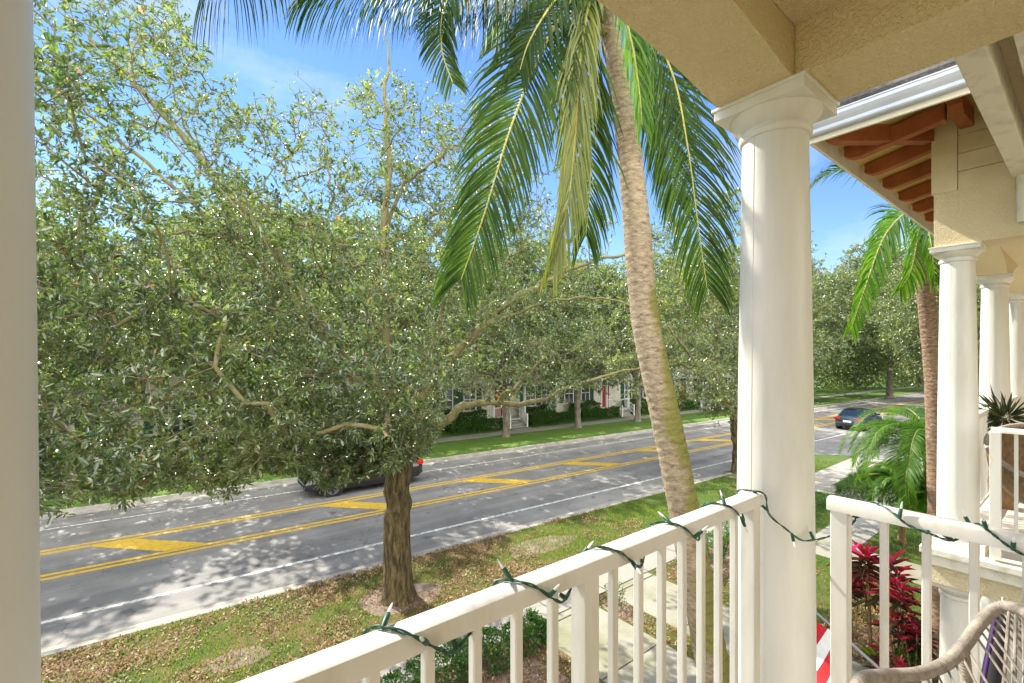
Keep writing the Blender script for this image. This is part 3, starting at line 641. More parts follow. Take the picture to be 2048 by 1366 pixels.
# stepped cornice of the balcony floor
nbuild(MB().box((NX-.29,-2.6,NF-.055),(15.2,NY+.20,NF)), 'cornice', M['old_white'], bevel=.006)
nbuild(MB().box((NX-.265,-2.6,NF-.145),(15.2,NY+.175,NF-.056)), 'cornice', M['old_white'], bevel=.006)
nbuild(MB().box((NX-.20,-2.6,NF-.313),(15.2,NY+.14,NF-.146)), 'frieze', M['stucco_light'])
nbuild(MB().box((NX-.15,-2.6,-.02),(15.2,NY+.40,.12)), 'porch_step', M['concrete'])
# white siding block above the stucco beam, and the eaves
zb = CT+.46; zt2 = CAMZ+2.12
nbuild(MB().box((NX-.12,-2.6,zb),(15.2,NY+.11,zt2)), 'siding', M['siding'])
mb = MB(); mb.box((NX-.150,.74,zb-.004),(NX-.121,NY+.145,zt2)); mb.box((NX-.1205,NY+.111,zb-.004),(NX-.0,NY+.145,zt2)); nbuild(mb, 'corner_board', M['siding'], bevel=.002)
mb = MB()
for i in range(5): mb.extr([(NX-.1215,-2.6,zb+.15*i),(NX-.146+.002*(i==0),-2.6,zb+.15*i),(NX-.129,-2.6,zb+.147+.15*i),(NX-.1215,-2.6,zb+.147+.15*i)], (0,3.335,0))
nbuild(mb, 'clapboard', M['siding'])
EX, EY, EZ = 4.23, 1.47, CAMZ+1.80; sp = .22
def zroof(x, y): return EZ+.02+sp*min(x-EX, EY-y)
# sloping soffit boards and roof deck over the overhang
P = lambda x, y, dz=0: (x, y, zroof(x,y)+dz)
mb = MB(); hx = EX+4.0; hy = EY-4.0
for dz, fl_ in ((.05,0),(.09,1)):
    mb.add([P(EX,EY,dz),P(15.5,EY,dz),(15.5,hy,EZ+.02+sp*4+dz),(hx,hy,EZ+.02+sp*4+dz)], [(0,1,2,3)]); mb.add([P(EX,EY,dz),(hx,hy,EZ+.02+sp*4+dz),P(EX,-3.2,dz)], [(0,1,2)])
nbuild(mb, 'soffit', M['soffit'])
mb = MB()
mb.extr([(EX-.03,EY+.03,EZ+.13),(15.5,EY+.03,EZ+.13),(15.5,hy,EZ+.13+3.2),(hx,hy,EZ+.13+3.2)], (0,0,.04)); mb.extr([(EX-.03,EY+.03,EZ+.13),(hx,hy,EZ+.13+3.2),(EX-.03,-3.2,EZ+.13)], (0,0,.04))
nbuild(mb, 'roof', M['shingle'])
nbuild(MB().box((EX+.001,EY-.025,EZ-.06),(15.5,EY,EZ+.125)), 'fascia', M['trim_white'], bevel=.003)
nbuild(MB().box((EX,-3.2,EZ-.06),(EX+.025,EY-.026,EZ+.125)), 'fascia', M['trim_white'], bevel=.003)
# ogee gutter on the side eave
prof = [(0,.115),(0,0),(-.055,0),(-.062,.012),(-.066,.035),(-.082,.062),(-.094,.088),(-.096,.112),(-.102,.115),(-.102,.124),(-.092,.124),(-.090,.108),(-.075,.068),(-.058,.040),(-.050,.008),(-.006,.008),(-.006,.115)]
mb = MB(); mb.extr([(EX-.002+a, -3.2, EZ+b-.02) for a, b in prof], (0, EY+3.2+.02, 0)); nbuild(mb, 'gutter', M['gutter'])
mb = MB(); mb.extr([(EX-.10, EY+.02+b*0, EZ-.02),(EX,EY+.02,EZ-.02),(EX,EY+.02,EZ+.10),(EX-.10,EY+.02,EZ+.10)], (0,.003,0)); nbuild(mb, 'gutter_end', M['gutter'])
def rafter(a, b, w=.085, h=.135, name='rafter'):
    a = Vector(a); b = Vector(b); t = b-a; L_ = t.length; s = Vector((0,0,1)).cross(t.normalized()).normalized()*w/2
    dn = Vector((0,0,-1)); e = t.normalized()
    prof = [a, b, b+dn*h*.55, b-e*.05+dn*h*.85, b-e*.12+dn*h, a+dn*h]
    mb = MB(); mb.extr([p-s for p in prof], s*2); return nbuild(mb, name, M['rafter'], bevel=.003, seg=1)
yw = NY+.11; xw = NX-.12
rafter((xw-.03,yw+.05,zroof(xw,yw)+.045), (EX+.12,EY-.09,zroof(EX+.12,EY-.09)+.045))
for x in (4.92,5.50,6.10,6.72,7.35,8.0,8.65,9.3,9.95,10.6,11.25,11.9):
    y0 = yw if x > xw else yw-.0
    rafter((x,y0 if x > xw else yw-.12,zroof(x,yw)+.045-(0 if x > xw else 0)), (x,EY-.055,zroof(x,EY-.055)+.04))
for y in (.68,-.02,-.72,-1.42):
    rafter((xw-.03,y,zroof(xw,y)+.045), (EX+.55,y,zroof(EX+.55,y)+.045))
# boxed trim and board closing the gap between the two houses
nbuild(MB().box((2.15,.315,CAMZ+1.40),(NX-.15,.425,CAMZ+1.58)), 'trim_beam', M['old_white'], bevel=.008)
nbuild(MB().box((2.15,.19,CAMZ+1.43),(NX-.15,.24,CAMZ+1.58)), 'trim_board', M['old_white'], bevel=.004)
nbuild(MB().box((2.15,-2.6,CAMZ+1.59),(NX-.15,.426,CAMZ+1.66)), 'flat_soffit', M['stucco'])
mb = MB(); mb.tube([(NX-.205,.37,CAMZ+1.42),(NX-.185,.37,CAMZ+1.36),(NX-.17,.37,CAMZ+1.25),(NX-.17,.37,CAMZ+1.05)], .034, 12); nbuild(mb, 'downspout', M['old_white'], smooth=True)
# neighbour's railing, seen end on along the street and side on towards us
r = railing(nb, (5.25,-2.5), (5.25,.535), CAMZ-.545, NF+.10, [2.50+.51, 2.50-.9, .1], [2.5+.40-.1*i for i in range(28)], post=.062, bal=.022); r.matrix_parent_inverse = Matrix.Translation((-5.2,0,0))
for a, b in zip(cols[:-1], cols[1:]):
    n = int((b-a-.3)/.1); r = railing(nb, (a+.15,NY), (b-.15,NY), CAMZ-.545, NF+.10, [], [.05+.1*i for i in range(n)], bal=.022); r.matrix_parent_inverse = Matrix.Translation((-5.2,0,0))
# things on the neighbour's balcony
def wicker_chair(c, Rr, label):
    e = empty('wicker_chair', c, label=label, cat='chair')
    mb = MB(); tilt = Matrix.Rotation(R(-24),4,'Y') @ Matrix.Rotation(R(12),4,'X')
    prof = [(Rr*math.cos(a), -Rr*1.1*math.sin(a)) for a in np.linspace(0, 1.35, 12)]
    prof = prof+[(r_*.97, z_+.012) for r_, z_ in prof[::-1]]
    mb.lathe(prof, (0,0,0), 40, cap=False, M=Matrix.Translation((0,0,.80)) @ tilt); mb.build('bowl', M['wicker'], e, smooth=True)
    mb = MB(); pts = [Matrix.Translation((0,0,.80)) @ tilt @ Vector((Rr*1.01*math.cos(a),Rr*1.01*math.sin(a),.004)) for a in np.linspace(0,2*math.pi,37)]
    mb.tube(pts, .021, 8, cap=False); mb.build('rim', M['cord'], e, smooth=True)
    mb = MB()
    for k in range(3):
        a = 2.1*k+2.9; mb.tube([(Rr*.80*math.cos(a),Rr*.80*math.sin(a),.52),(Rr*.15*math.cos(a+.4),Rr*.15*math.sin(a+.4),.24),(-Rr*.55*math.cos(a),-Rr*.55*math.sin(a),.02)], .017, 8)
    mb.tube([(Rr*.5*math.cos(a),Rr*.5*math.sin(a),.03) for a in np.linspace(0,2*math.pi,25)], .016, 8, cap=False)
    mb.build('stand', M['wicker'], e, smooth=True); return e
wicker_chair((5.80,.17,NF), .45, 'brown wicker bowl chair on the neighbouring balcony')
tb = empty('flower_pot', (6.25,.30,NF+.50), label='terracotta pot of orange red blooms behind the wicker chair', cat='pot')
MB().lathe([(.05,0),(.085,.14),(.10,.145),(.10,.175),(.085,.175),(.08,.12)], (0,0,0), 20).build('pot', M['terra'], tb, smooth=True)
st = empty('plant_stand', (6.25,.30,NF), label='small dark stand carrying the terracotta pot', cat='stand')
mb = MB(); mb.lathe([(.13,.47),(.13,.495),(0.001,.495)], (0,0,0), 20)
for k in range(3): mb.tube([(.10*math.cos(2.1*k),.10*math.sin(2.1*k),.47),(.14*math.cos(2.1*k),.14*math.sin(2.1*k),0)], .01, 6)
mb.build('frame', M['wicker'], st, smooth=True)
V = []
for i in range(420):
    a = rng.uniform(0,6.28); r_ = rng.uniform(0,.12); c = np.array([r_*math.cos(a), r_*math.sin(a), .18+rng.uniform(0,.10)-r_*.3]); d = rng.normal(0,1,3); d /= np.linalg.norm(d); s = np.cross(d,[0,0,1.]); s /= np.linalg.norm(s)+1e-6
    V.append([c-d*.012, c+s*.012, c+d*.014, c-s*.012])
M['bloom'] = leafmat('orange_bloom', (.45,.035,.01), (.65,.12,.02), (.10,.16,.03), .3, .6, tcol=(1.3,1.2,1))
npmesh('blooms', np.array(V), [(0,1,2,3)], M['bloom'], tb, tint=rng.uniform(0,1,len(V)))

# ------------------------------------------------------------------ leaf and frond builders
def norm(a): return a/np.maximum(np.linalg.norm(a, axis=-1, keepdims=True), 1e-9)
def leaves6(P, D, L_, W, up=None, fold=.25, droop=.12):
    """folded pointed leaf blades: base P, direction D, length L_, width W -> (k,6,3)"""
    k = len(P); D = norm(D)
    up = norm((np.array([0,0,1.])+rng.normal(0,.45,(k,3))) if up is None else up)
    S = norm(np.cross(D, up)); U = np.cross(S, D)
    L_ = L_[:,None]; W = W[:,None]
    b = P; t = P+D*L_-U*L_*droop
    m1 = P+D*L_*.38; m2 = P+D*L_*.74-U*L_*droop*.5
    f = U*W*fold
    return np.stack([b, m1+S*W*.5+f, m2+S*W*.36+f, t, m2-S*W*.36+f, m1-S*W*.5+f], 1)
L6 = [(0,1,2,3),(0,3,4,5)]
def frond(mb_tubes, path, width, n, side_ref, leaf_len, droop=.8, lw=.018, seg=4, taper=(.35,1,.45), r0=.016, start=.12, spread=.9, vee=.25):
    """feather palm frond: rachis path (list of points), leaflets both sides. returns (k,2*(seg+1),3) and adds the rachis tube"""
    path = strand(path, 60)
    mb_tubes.tube(path, [r0*(1-.85*i/59)+.0015 for i in range(60)], 6)
    A = np.array([tuple(p) for p in path]); out = []
    ts = np.linspace(start, .995, n)
    for t in ts:
        for sgn in (-1, 1):
            tt = min(max(t+rng.normal(0,.0025),0),1); f = tt*59; i = min(int(f),58); p = A[i]*(1-(f-i))+A[i+1]*(f-i)
            tg = A[min(i+2,59)]-A[max(i-2,0)]; tg = tg/np.linalg.norm(tg)
            side = np.cross(tg, side_ref); side = side/(np.linalg.norm(side)+1e-9); nrm_ = np.cross(side, tg)
            k = taper[0]+(taper[1]-taper[0])*min(t/.35,1) if t < .35 else taper[1]+(taper[2]-taper[1])*((t-.35)/.65)**1.3
            Ll = leaf_len*k*rng.uniform(.88,1.08); ww = lw*(.55+.45*k)*rng.uniform(.8,1.15)
            d = side*sgn*spread+tg*(.62+.45*t)+nrm_*vee+rng.normal(0,.05,3); d /= np.linalg.norm(d)
            q = p.copy(); pts = [q.copy()]; dr = droop*rng.uniform(.75,1.25)
            dirs = [d.copy()]
            for s_ in range(seg):
                d = d+np.array([0,0,-1.])*dr*.30*(s_+.4)/seg*1.5; d /= np.linalg.norm(d); q = q+d*Ll/seg; pts.append(q.copy()); dirs.append(d.copy())
            wd = np.cross(dirs[1], nrm_+tg*.3); wd /= (np.linalg.norm(wd)+1e-9)
            row = []
            for s_, (pp) in enumerate(pts):
                w = ww*(.55,1,.95,.7,.10)[s_]/2 if seg == 4 else ww*(.6,1,.75,.08)[s_]/2
                row.append(pp-wd*w); row.append(pp+wd*w)
            out.append(row)
    return np.array(out)
def ff(seg): return [(2*i,2*i+1,2*i+3,2*i+2) for i in range(seg)]

# ------------------------------------------------------------------ broadleaf tree builder
def grow(root, limbs, clumps, clump_r=.42, twigs=9, lpt=12, leaf_l=(.06,.10), leaf_w=.36, trunk_r=(.31,.26), r_exp=2.35, tip_r=.0045, mats=('bark','limb','leaf'), fine=True, label_crown=None, seed=1, up_bias=.35, sprig=None, mask=None, rscale=1.0, thin_z=None):
    rg = np.random.default_rng(seed)
    nodes = []; parent = []; fixed = []
    def addnode(p, par, r=0): nodes.append(np.array(p, float)); parent.append(par); fixed.append(r); return len(nodes)-1
    idx_of = {}
    for li, (start, pts, ra, rb) in enumerate(limbs):
        par = -1 if start is None else idx_of[start[0]][min(start[1], len(idx_of[start[0]])-1)]
        pl = [Vector(p) for p in pts]
        if start is not None: pl = [Vector(nodes[par])]+pl
        L_ = sum((pl[i+1]-pl[i]).length for i in range(len(pl)-1)); n = max(int(L_/.22), 3)
        path = strand(pl, n+1); ids = []
        for i, p in enumerate(path):
            if start is not None and i == 0: continue
            w = np.array(tuple(p)); 
            if start is not None or i > 3: w = w+rg.normal(0,.026,3)
            par = addnode(w, par, ra+(rb-ra)*i/n); ids.append(par)
        idx_of[li] = ids
    nl = len(nodes)
    cs = np.array(clumps); base = np.array(nodes[0])
    trunk_top = np.array(nodes[idx_of[0][-1]])
    order = np.argsort(np.linalg.norm(cs-trunk_top, axis=1)); tips = []
    lo = len(idx_of[0])-2
    for ci in order:
        c = cs[ci]; A = np.array(nodes[lo:]); d = np.linalg.norm(A-c, axis=1)
        # prefer nodes that lie nearer the trunk than the clump
        back = np.linalg.norm(A-trunk_top, axis=1)-np.linalg.norm(c-trunk_top); d = d+np.maximum(back,0)*1.5
        j = lo+int(np.argmin(d)); a = nodes[j]; D = c-a; L_ = np.linalg.norm(D)
        if L_ < .05: tips.append(j); continue
        n = max(int(L_/.20), 1); par = j; bend = rg.normal(0,.10,3)*L_; bend[2] += .04*L_
        for i in range(1, n+1):
            t = i/n; par = addnode(a+D*t+bend*math.sin(math.pi*t)+rg.normal(0,.012,3), par)
        tips.append(par)
    n = len(nodes); w = np.zeros(n)
    for t in tips: w[t] += tip_r**r_exp
    for i in range(n-1, 0, -1):
        if w[i] == 0: w[i] = tip_r**r_exp
        if parent[i] >= 0: w[parent[i]] += w[i]
    rad = w**(1/r_exp)*rscale
    for i in range(n):
        if fixed[i] > 0: rad[i] = fixed[i]
        elif parent[i] >= 0: rad[i] = min(rad[i], rad[parent[i]]*.985)
    # build tubes as chains
    ch = [[] for _ in range(n)]
    for i in range(1, n):
        if parent[i] >= 0: ch[parent[i]].append(i)
    thick = MB(); thin = MB(); started = [0]
    trunk_ids = idx_of[0]
    used = set(); chains = []
    stack = [(0, None)]
    while stack:
        s, pr = stack.pop(); chain = [pr, s] if pr is not None else [s]; cur = s
        while ch[cur]:
            k = sorted(ch[cur], key=lambda q: -rad[q]); chain.append(k[0])
            for q in k[1:]: stack.append((q, cur))
            cur = k[0]
        chains.append(chain)
    for chain in chains:
        if len(chain) < 2: continue
        pr = [nodes[i] for i in chain]; rr_ = [rad[i] for i in chain]
        if len(chain) > 1 and chain is not chains[0]: rr_[0] = min(rr_[0], rr_[1]*1.15)
        ns = 10 if max(rr_) > .06 else (6 if max(rr_) > .02 else 4)
        (thick if chain is chains[0] else thin).tube(pr, rr_, ns, cap=False)
    # trunk: ripple the bark so the silhouette is not a clean pipe
    bm_ = []
    r0 = trunk_r[0]
    tr = MB(); tp = [Vector(tuple(nodes[i])) for i in trunk_ids]; tp = [tp[0]]+[p for p in tp[1:]]
    path = strand(tp, 60); nn = 26; vs = []
    for i, p in enumerate(path):
        f = i/59; rr2 = trunk_r[0]+(trunk_r[1]-trunk_r[0])*f
        hgt = p.z-path[0].z; flare = 1+.34*math.exp(-hgt/.16)+.05*math.exp(-hgt/.6)
        for j in range(nn):
            a = 2*math.pi*j/nn; k = flare*(1+.018*math.sin(3*a+hgt*.9)+.02*math.sin(5*a-hgt*1.1)+.022*math.sin(13*a+2*math.sin(hgt*3))+.07*math.exp(-hgt/.22)*math.sin(4*a+1))+rg.normal(0,.008)
            vs.append((p.x+rr2*k*math.cos(a), p.y+rr2*k*math.sin(a), p.z-(.05 if i == 0 else 0)))
    tr.add(vs, [(i*nn+j, i*nn+(j+1)%nn, (i+1)*nn+(j+1)%nn, (i+1)*nn+j) for i in range(59) for j in range(nn)])
    to = tr.build('trunk', M[mats[0]], root, smooth=True, autos=False)
    # limbs beyond the trunk
    if len(chains[0]) > len(trunk_ids):
        c0_ = chains[0][max(len(trunk_ids)-2,0):]; thin.tube([nodes[i] for i in c0_], [rad[i] for i in c0_], 12, cap=False)
    lo_ = thin.build('limbs', M[mats[1]], root, smooth=True, autos=False)
    off = root.location
    # leaves
    LP=[]; LD=[]; TW=[]
    for ci, tip in zip(order, tips):
        c = nodes[tip]; par = parent[tip]; g = c-nodes[par] if par >= 0 else np.array([0,0,1.]); g /= np.linalg.norm(g)+1e-9
        sc = rg.uniform(.75,1.25)
        for _ in range(int(twigs*rg.uniform(.6,1.4)*(1 if thin_z is None else np.interp(c[2], [thin_z, thin_z+2.2], [1, .50])))):
            d = norm(rg.normal(0,1,3)*np.array([1,1,.75])+g*.55+np.array([0,0,up_bias*.5])); ln = clump_r*sc*rg.uniform(.55,1.25)
            st = c-g*rg.uniform(0,.22); d2 = norm(d+rg.normal(0,.35,3)+np.array([0,0,up_bias*.4]))
            m1 = st+d*ln*.5; e = m1+d2*ln*.5
            if fine: TW.append((st,m1,e))
            k = int(lpt*rg.uniform(.7,1.3)); ts = 1-(rg.uniform(0,1,k)**1.35)*.85
            for t in ts:
                p = st+(m1-st)*t*2 if t < .5 else m1+(e-m1)*(t-.5)*2
                LP.append(p); LD.append(norm((d if t<.5 else d2)*.75+rg.normal(0,.62,3)+np.array([0,0,.10])))
    LP = np.array(LP); LD = np.array(LD); k = len(LP)
    if mask is not None:
        keep = mask(LP, rg); LP = LP[keep]; LD = LD[keep]; k = len(LP)
    L_ = rg.uniform(leaf_l[0], leaf_l[1], k); up = norm(np.array([0,0,1.])+rg.normal(0,.55,(k,3)))
    V = leaves6(LP, LD, L_, L_*leaf_w*rg.uniform(.8,1.2,k), up)
    cl_t = np.clip(.42+.28*noise2(LP[:,0]*1.3, LP[:,1]*1.3+LP[:,2]*1.7)+rg.normal(0,.22,k), 0, .85); rare = rg.uniform(0,1,k) < .005; cl_t[rare] = 1.0
    cr_ = npmesh('crown', V, L6, M[mats[2]], root, tint=cl_t)
    if fine and TW:
        T = np.array(TW)
        if mask is not None: qx, qy, qd = proj(T[:,2]); T = T[(qy < interp(qx, BOT)-4) & (mask(T[:,2], rg))]
        k = len(T); a = T[:,0]; b = T[:,1]; c = T[:,2]; s = norm(np.cross(b-a, rg.normal(0,1,(k,3)))); u = norm(np.cross(s, b-a)); W3 = []
        for (pp, r_) in ((a,.0042),(b,.0032),(c,.0014)):
            for q in range(3):
                an = 2*math.pi*q/3; W3.append(pp+(s*math.cos(an)+u*math.sin(an))*r_)
        npmesh('twigs', np.stack(W3,1), [(i*3+q,i*3+(q+1)%3,(i+1)*3+(q+1)%3,(i+1)*3+q) for i in range(2) for q in range(3)], M['twig'], cr_)
    for o_ in (to, lo_, cr_): o_.matrix_parent_inverse = Matrix.Translation(-root.location)
    print('tree', root.name, 'leaves', len(L_), 'clumps', len(cs))
    return to
def ell(n, c, r, seed, shell=.0):
    rg = np.random.default_rng(seed); out = []
    while len(out) < n:
        p = rg.uniform(-1,1,3); q = np.linalg.norm(p)
        if q < 1 and q > shell*rg.uniform(0,1): out.append(np.array(c)+p*np.array(r))
    return out

# ------------------------------------------------------------------ street oaks
def interp(x, tab): return np.interp(x, [t[0] for t in tab], [t[1] for t in tab])
TOP = [(0,-200),(300,-90),(370,-10),(430,105),(520,175),(580,180),(640,140),(700,150),(760,110),(850,130),(905,135),(960,160),(1000,110),(1060,40),(1200,-60),(1500,-60)]
BOT = [(0,1050),(80,1045),(150,1045),(185,1010),(270,1010),(310,975),(400,985),(455,1005),(520,950),(600,945),(650,985),(700,965),(745,950),(790,940),(840,915),(862,905),(885,850),(960,835),(1010,830),(1100,815),(1250,800),(1330,830),(1380,860),(1480,900),(1700,820)]
def dens(P, rg=None):
    px, py, d = proj(P)
    t = interp(px, TOP); b = interp(px, BOT)
    k = np.clip((py-t)/60, .03, 1)*np.where(py > b, 0., 1.)
    k = k*np.where(px > 380, np.clip(.38+(py-t)/420, .38, 1), np.clip(.68+py/600, .6, 1))
    k = np.where((abs(px-772) < 45) & (py < t), .30, k)
    k = np.where((px > 120) & (px < 430) & (py > 775) & (py < 890), k*.30, k)
    k = np.where((px > 320) & (px < 560) & (py > 880), k*.65, k)
    k = np.where((px > 900) & (px < 1075) & (py > 762), k*.22, k)
    k = np.where((px > 1040) & (px < 1480) & (py < 420), k*.55, k)
    return np.where(d > 0, k, 1.)
def leafmask(P, rg):
    k = dens(P); hard = np.where(k > .30, 1., k*2.4); return rg.uniform(0,1,len(P)) < hard
oak = empty('oak_tree', (4.27,9.41,0), label='big street oak with rough brown trunk directly beyond the long railing', cat='tree', group='oaks along the street')
lim = [
 (None, [(4.27,9.41,0), tuple(at(794,1060,10.02)), tuple(at(797,960,10.0)), tuple(at(803,895,10.0))], .30, .25),
 ((0,99), [at(786,800,10.0),at(770,650,10.05),at(765,500,10.1),at(776,350,10.2),at(768,200,10.35),at(776,120,10.4),at(766,50,10.4)], .13, .010),
 ((0,99), [at(740,800,9.5),at(650,670,9.1),at(560,520,8.9),at(430,350,8.6),at(290,190,8.4),at(180,70,8.3)], .13, .03),
 ((0,13), [at(770,905,9.7),at(715,878,9.2),at(600,840,8.3),at(450,800,7.4),at(300,800,6.8),at(180,840,6.3)], .10, .012),
 ((0,99), [at(870,858,10.2),at(930,812,10.4),at(980,806,10.5),at(1060,808,10.8),at(1150,770,11.3),at(1260,740,11.8),at(1330,720,12.2)], .12, .012),
 ((4,14), [at(1010,790,10.3),at(1035,775,10.1),at(1080,720,10.0)], .07, .02),
 ((1,6), [at(778,440,10.3),at(873,317,10.5),at(952,276,10.7),at(1060,215,10.9)], .055, .015),
 ((0,99), [at(850,780,10.3),at(930,690,10.6),at(1000,620,10.8),at(1100,557,11.2),at(1190,520,11.6),at(1300,500,12)], .12, .03),
 ((7,14), [at(1120,600,11),at(1240,603,11.4),at(1330,650,11.8)], .045, .012),
 ((2,10), [at(500,500,8.3),at(380,470,7.8),at(250,490,7.3),at(130,540,7.0)], .04, .010),
 ((0,99), [at(760,790,9.0),at(690,700,8.0),at(620,650,7.3),at(540,600,6.8)], .05, .012),
 ((0,99), [at(830,790,10.9),at(880,640,12.0),at(900,500,13.0)], .10, .02),
 ((2,14), [at(300,330,8.0),at(200,250,7.6),at(110,180,7.3)], .045, .012),
]
cl_ = ell(430,(3.7,9.2,5.7),(5.4,4.2,2.9),1)+ell(370,(-.5,8.6,6.3),(3.8,3.6,3.7),2)+ell(210,(3.9,9.8,9.0),(3.9,3.0,2.9),3)+ell(240,(-.2,9.2,10.6),(3.0,2.6,3.2),4)+ell(70,(.0,6.3,4.1),(1.7,1.5,1.0),5)+ell(70,(7.5,9.5,7.3),(2.2,2.5,2.2),6)+ell(190,(5.8,9.8,9.8),(4.0,2.6,2.3),8)+ell(150,(.2,10.2,11.4),(2.8,2.4,2.2),9)+ell(130,(1.0,11.2,11.2),(2.2,1.6,2.6),10)+ell(130,(1.6,8.2,3.8),(3.0,1.5,.9),15)+ell(110,(6.2,9.6,10.0),(3.2,2.0,2.0),16)+ell(190,(2.9,8.9,3.5),(2.3,1.2,.8),17)+ell(160,(-.6,7.8,5.2),(2.6,2.0,1.6),18)+ell(170,(2.5,8.5,3.2),(2.0,1.0,.6),19)+ell(22,(4.2,8.6,3.1),(1.2,.7,.4),21)+ell(150,(8.6,10.5,8.6),(2.7,2.6,2.5),23)+ell(150,(4.6,10.2,10.6),(4.2,2.4,1.7),22)+ell(50,(-.1,6.4,3.5),(1.3,1.2,.5),20)+ell(90,(2.5,7.0,4.4),(2.6,1.6,1.3),7)
cl_ = np.array(cl_); rg_ = np.random.default_rng(77); kk = dens(cl_); px_, py_, d_ = proj(cl_)
keep = (rg_.uniform(0,1,len(cl_)) < kk*.78) & (cl_[:,2] > 2.5) & (np.hypot(cl_[:,0]-3.9, cl_[:,1]-2.4) > 2.6) & (py_ < interp(px_, BOT)-12)
grow(oak, lim, cl_[keep], clump_r=.46, twigs=10, lpt=17, leaf_l=(.050,.108), leaf_w=.36, rscale=1.0, r_exp=2.2, thin_z=6.6, trunk_r=(.30,.245), seed=5, mask=leafmask)
oak2 = empty('oak_tree', (20.9,10.15,0), label='street oak seen just left of the near round column', cat='tree', group='oaks along the street')
lim = [(None, [(20.9,10.15,0),(20.85,10.15,1.4),(20.7,10.2,2.6)], .20, .17),
 ((0,99), [(20.2,10.6,4.4),(20.0,10.6,6.6),(19.8,10.8,9.2),(19.9,10.9,11.5)], .13, .03),
 ((0,99), [(18.9,10.4,4.2),(17.0,10.2,5.4),(15.2,10.0,6.4)], .10, .03),
 ((0,99), [(21.6,9.4,4.3),(22.8,8.6,5.8),(24.4,8.2,7.0)], .10, .03),
 ((0,99), [(20.8,11.6,4.2),(20.2,13.6,5.4),(19.6,15.4,6.2)], .10, .03),
 ((0,99), [(20.0,9.2,3.8),(18.8,7.8,4.6),(18.0,6.6,5.2)], .08, .02)]
cl_ = np.array(ell(330,(20.0,10.8,6.4),(6.2,5.4,3.6),11)+ell(130,(20.0,10.8,9.8),(4.2,3.8,2.8),12)+ell(60,(21.0,9.6,3.4),(3.2,2.2,1.1),14))
px_, py_, d_ = proj(cl_); keep = (cl_[:,2] > 2.4) & ((py_ < 800) | (px_ > 1390))
grow(oak2, lim, cl_[keep], clump_r=.62, twigs=9, lpt=14, leaf_l=(.09,.15), leaf_w=.42, trunk_r=(.20,.165), seed=8, mats=('bark','limb','leaf2'), tip_r=.006)
oak3 = empty('oak_tree', (-10.5,12.0-1.1,0), label='street oak standing mostly behind the white column at the left edge', cat='tree', group='oaks along the street')
def generic_limbs(h0=3.0, R_=4.0, H=9.0, seed=0, r=.2):
    rg = random.Random(seed); L_ = [(None, [(0,0,0),(.05,0,h0*.5),(.1,.05,h0)], r, r*.85), ((0,99), [(.0,.2,h0+1.6),(.2,.1,h0+3.4),(.1,.2,H)], r*.6, .03)]
    for k in range(6):
        a = k*1.05+rg.uniform(-.3,.3); rr_ = R_*rg.uniform(.8,1.1); zz = h0+rg.uniform(1.2,3.4)
        L_.append(((0,99), [(rr_*.35*math.cos(a),rr_*.35*math.sin(a),h0+.9*(zz-h0)*.6+.3),(rr_*math.cos(a+.15),rr_*math.sin(a+.15),zz)], r*.5, .03))
    return L_
def move(L_, b): return [(s_, [(p[0]+b[0],p[1]+b[1],p[2]) for p in pts], a_, c_) for s_, pts, a_, c_ in L_]
b = (-10.5,10.9)
grow(oak3, move(generic_limbs(seed=3), b), np.array(ell(230,(b[0]+1.2,b[1],6.8),(6,4.6,3.8),21)), clump_r=.7, twigs=8, lpt=12, leaf_l=(.10,.17), leaf_w=.42, trunk_r=(.22,.18), seed=9, mats=('bark','limb','leaf2'), fine=False, tip_r=.007)
# far side: one tall and one low variant, then copies turned round
def far_tree(name, loc, seed, h0, c, r, n, label, group, leaf=(.13,.22), tw=8, lp=13, tr=.24):
    e = empty(name, (loc[0],loc[1],0), label=label, cat='tree', group=group)
    cc = np.array(ell(n,(loc[0],loc[1],c),(r[0],r[0],r[1]),seed)+ell(n//3,(loc[0]+1.2,loc[1]-.8,c+r[1]*.45),(r[0]*.6,r[0]*.6,r[1]*.8),seed+1))
    cc = cc[cc[:,2] > h0-.3]
    grow(e, move(generic_limbs(h0, r[0]*.7, c+r[1]*.7, seed, tr), loc), cc, clump_r=.85, twigs=tw, lpt=lp, leaf_l=leaf, leaf_w=.45, trunk_r=(tr,tr*.85), seed=seed, mats=('farbark','farbark','leaf2'), fine=False, tip_r=.008)
    return e
GF = 'trees along the far pavement'
t1 = rp(18.9-.0,12.95); f1 = far_tree('shade_tree', (18.6,24.3), 31, 3.0, 7.6, (5.6,4.9), 440, 'far side tree with a pale grey trunk before the house with the red door', GF)
f2 = far_tree('shade_tree', (31.6,23.5), 41, 3.2, 8.2, (5.9,5.2), 440, 'far side tree with a dark split trunk beside the white stair rails', GF)
def plant(src, x, y, rz, sc, label, group=GF):
    c = copy_tree(src); c.location = (x,y,0); c.rotation_euler = (0,0,rz); c.scale = (sc,)*3; c['label'] = label; c['group'] = group; return c
plant(f1, 4.8, 25.0, 2.1, 1.0, 'far side tree behind the crown of the big near oak')
plant(f2, -9, 25.8, 1.2, 1.05, 'far side tree at the left behind the near oak leaves')
plant(f1, -3.2, 26.4, 5.2, .85, 'far side tree between the left house windows and the near oak')
plant(f2, -16.5, 25.8, 2.7, .95, 'far side tree near the left edge behind the white column')
plant(f2, 12.0, 25.2, 3.3, .95, 'far side tree hidden behind the big near oak, left of the grey trunk')
plant(f1, 25.3, 24.2, .7, .95, 'far side tree between the grey trunk and the dark split trunk')
plant(f2, -24, 26.6, 4.2, 1.05, 'far side tree farthest left, hidden by the column')
plant(f1, 45.5, 22.6, 4.0, 1.15, 'far side tree seen between the near column and the palm trunk')
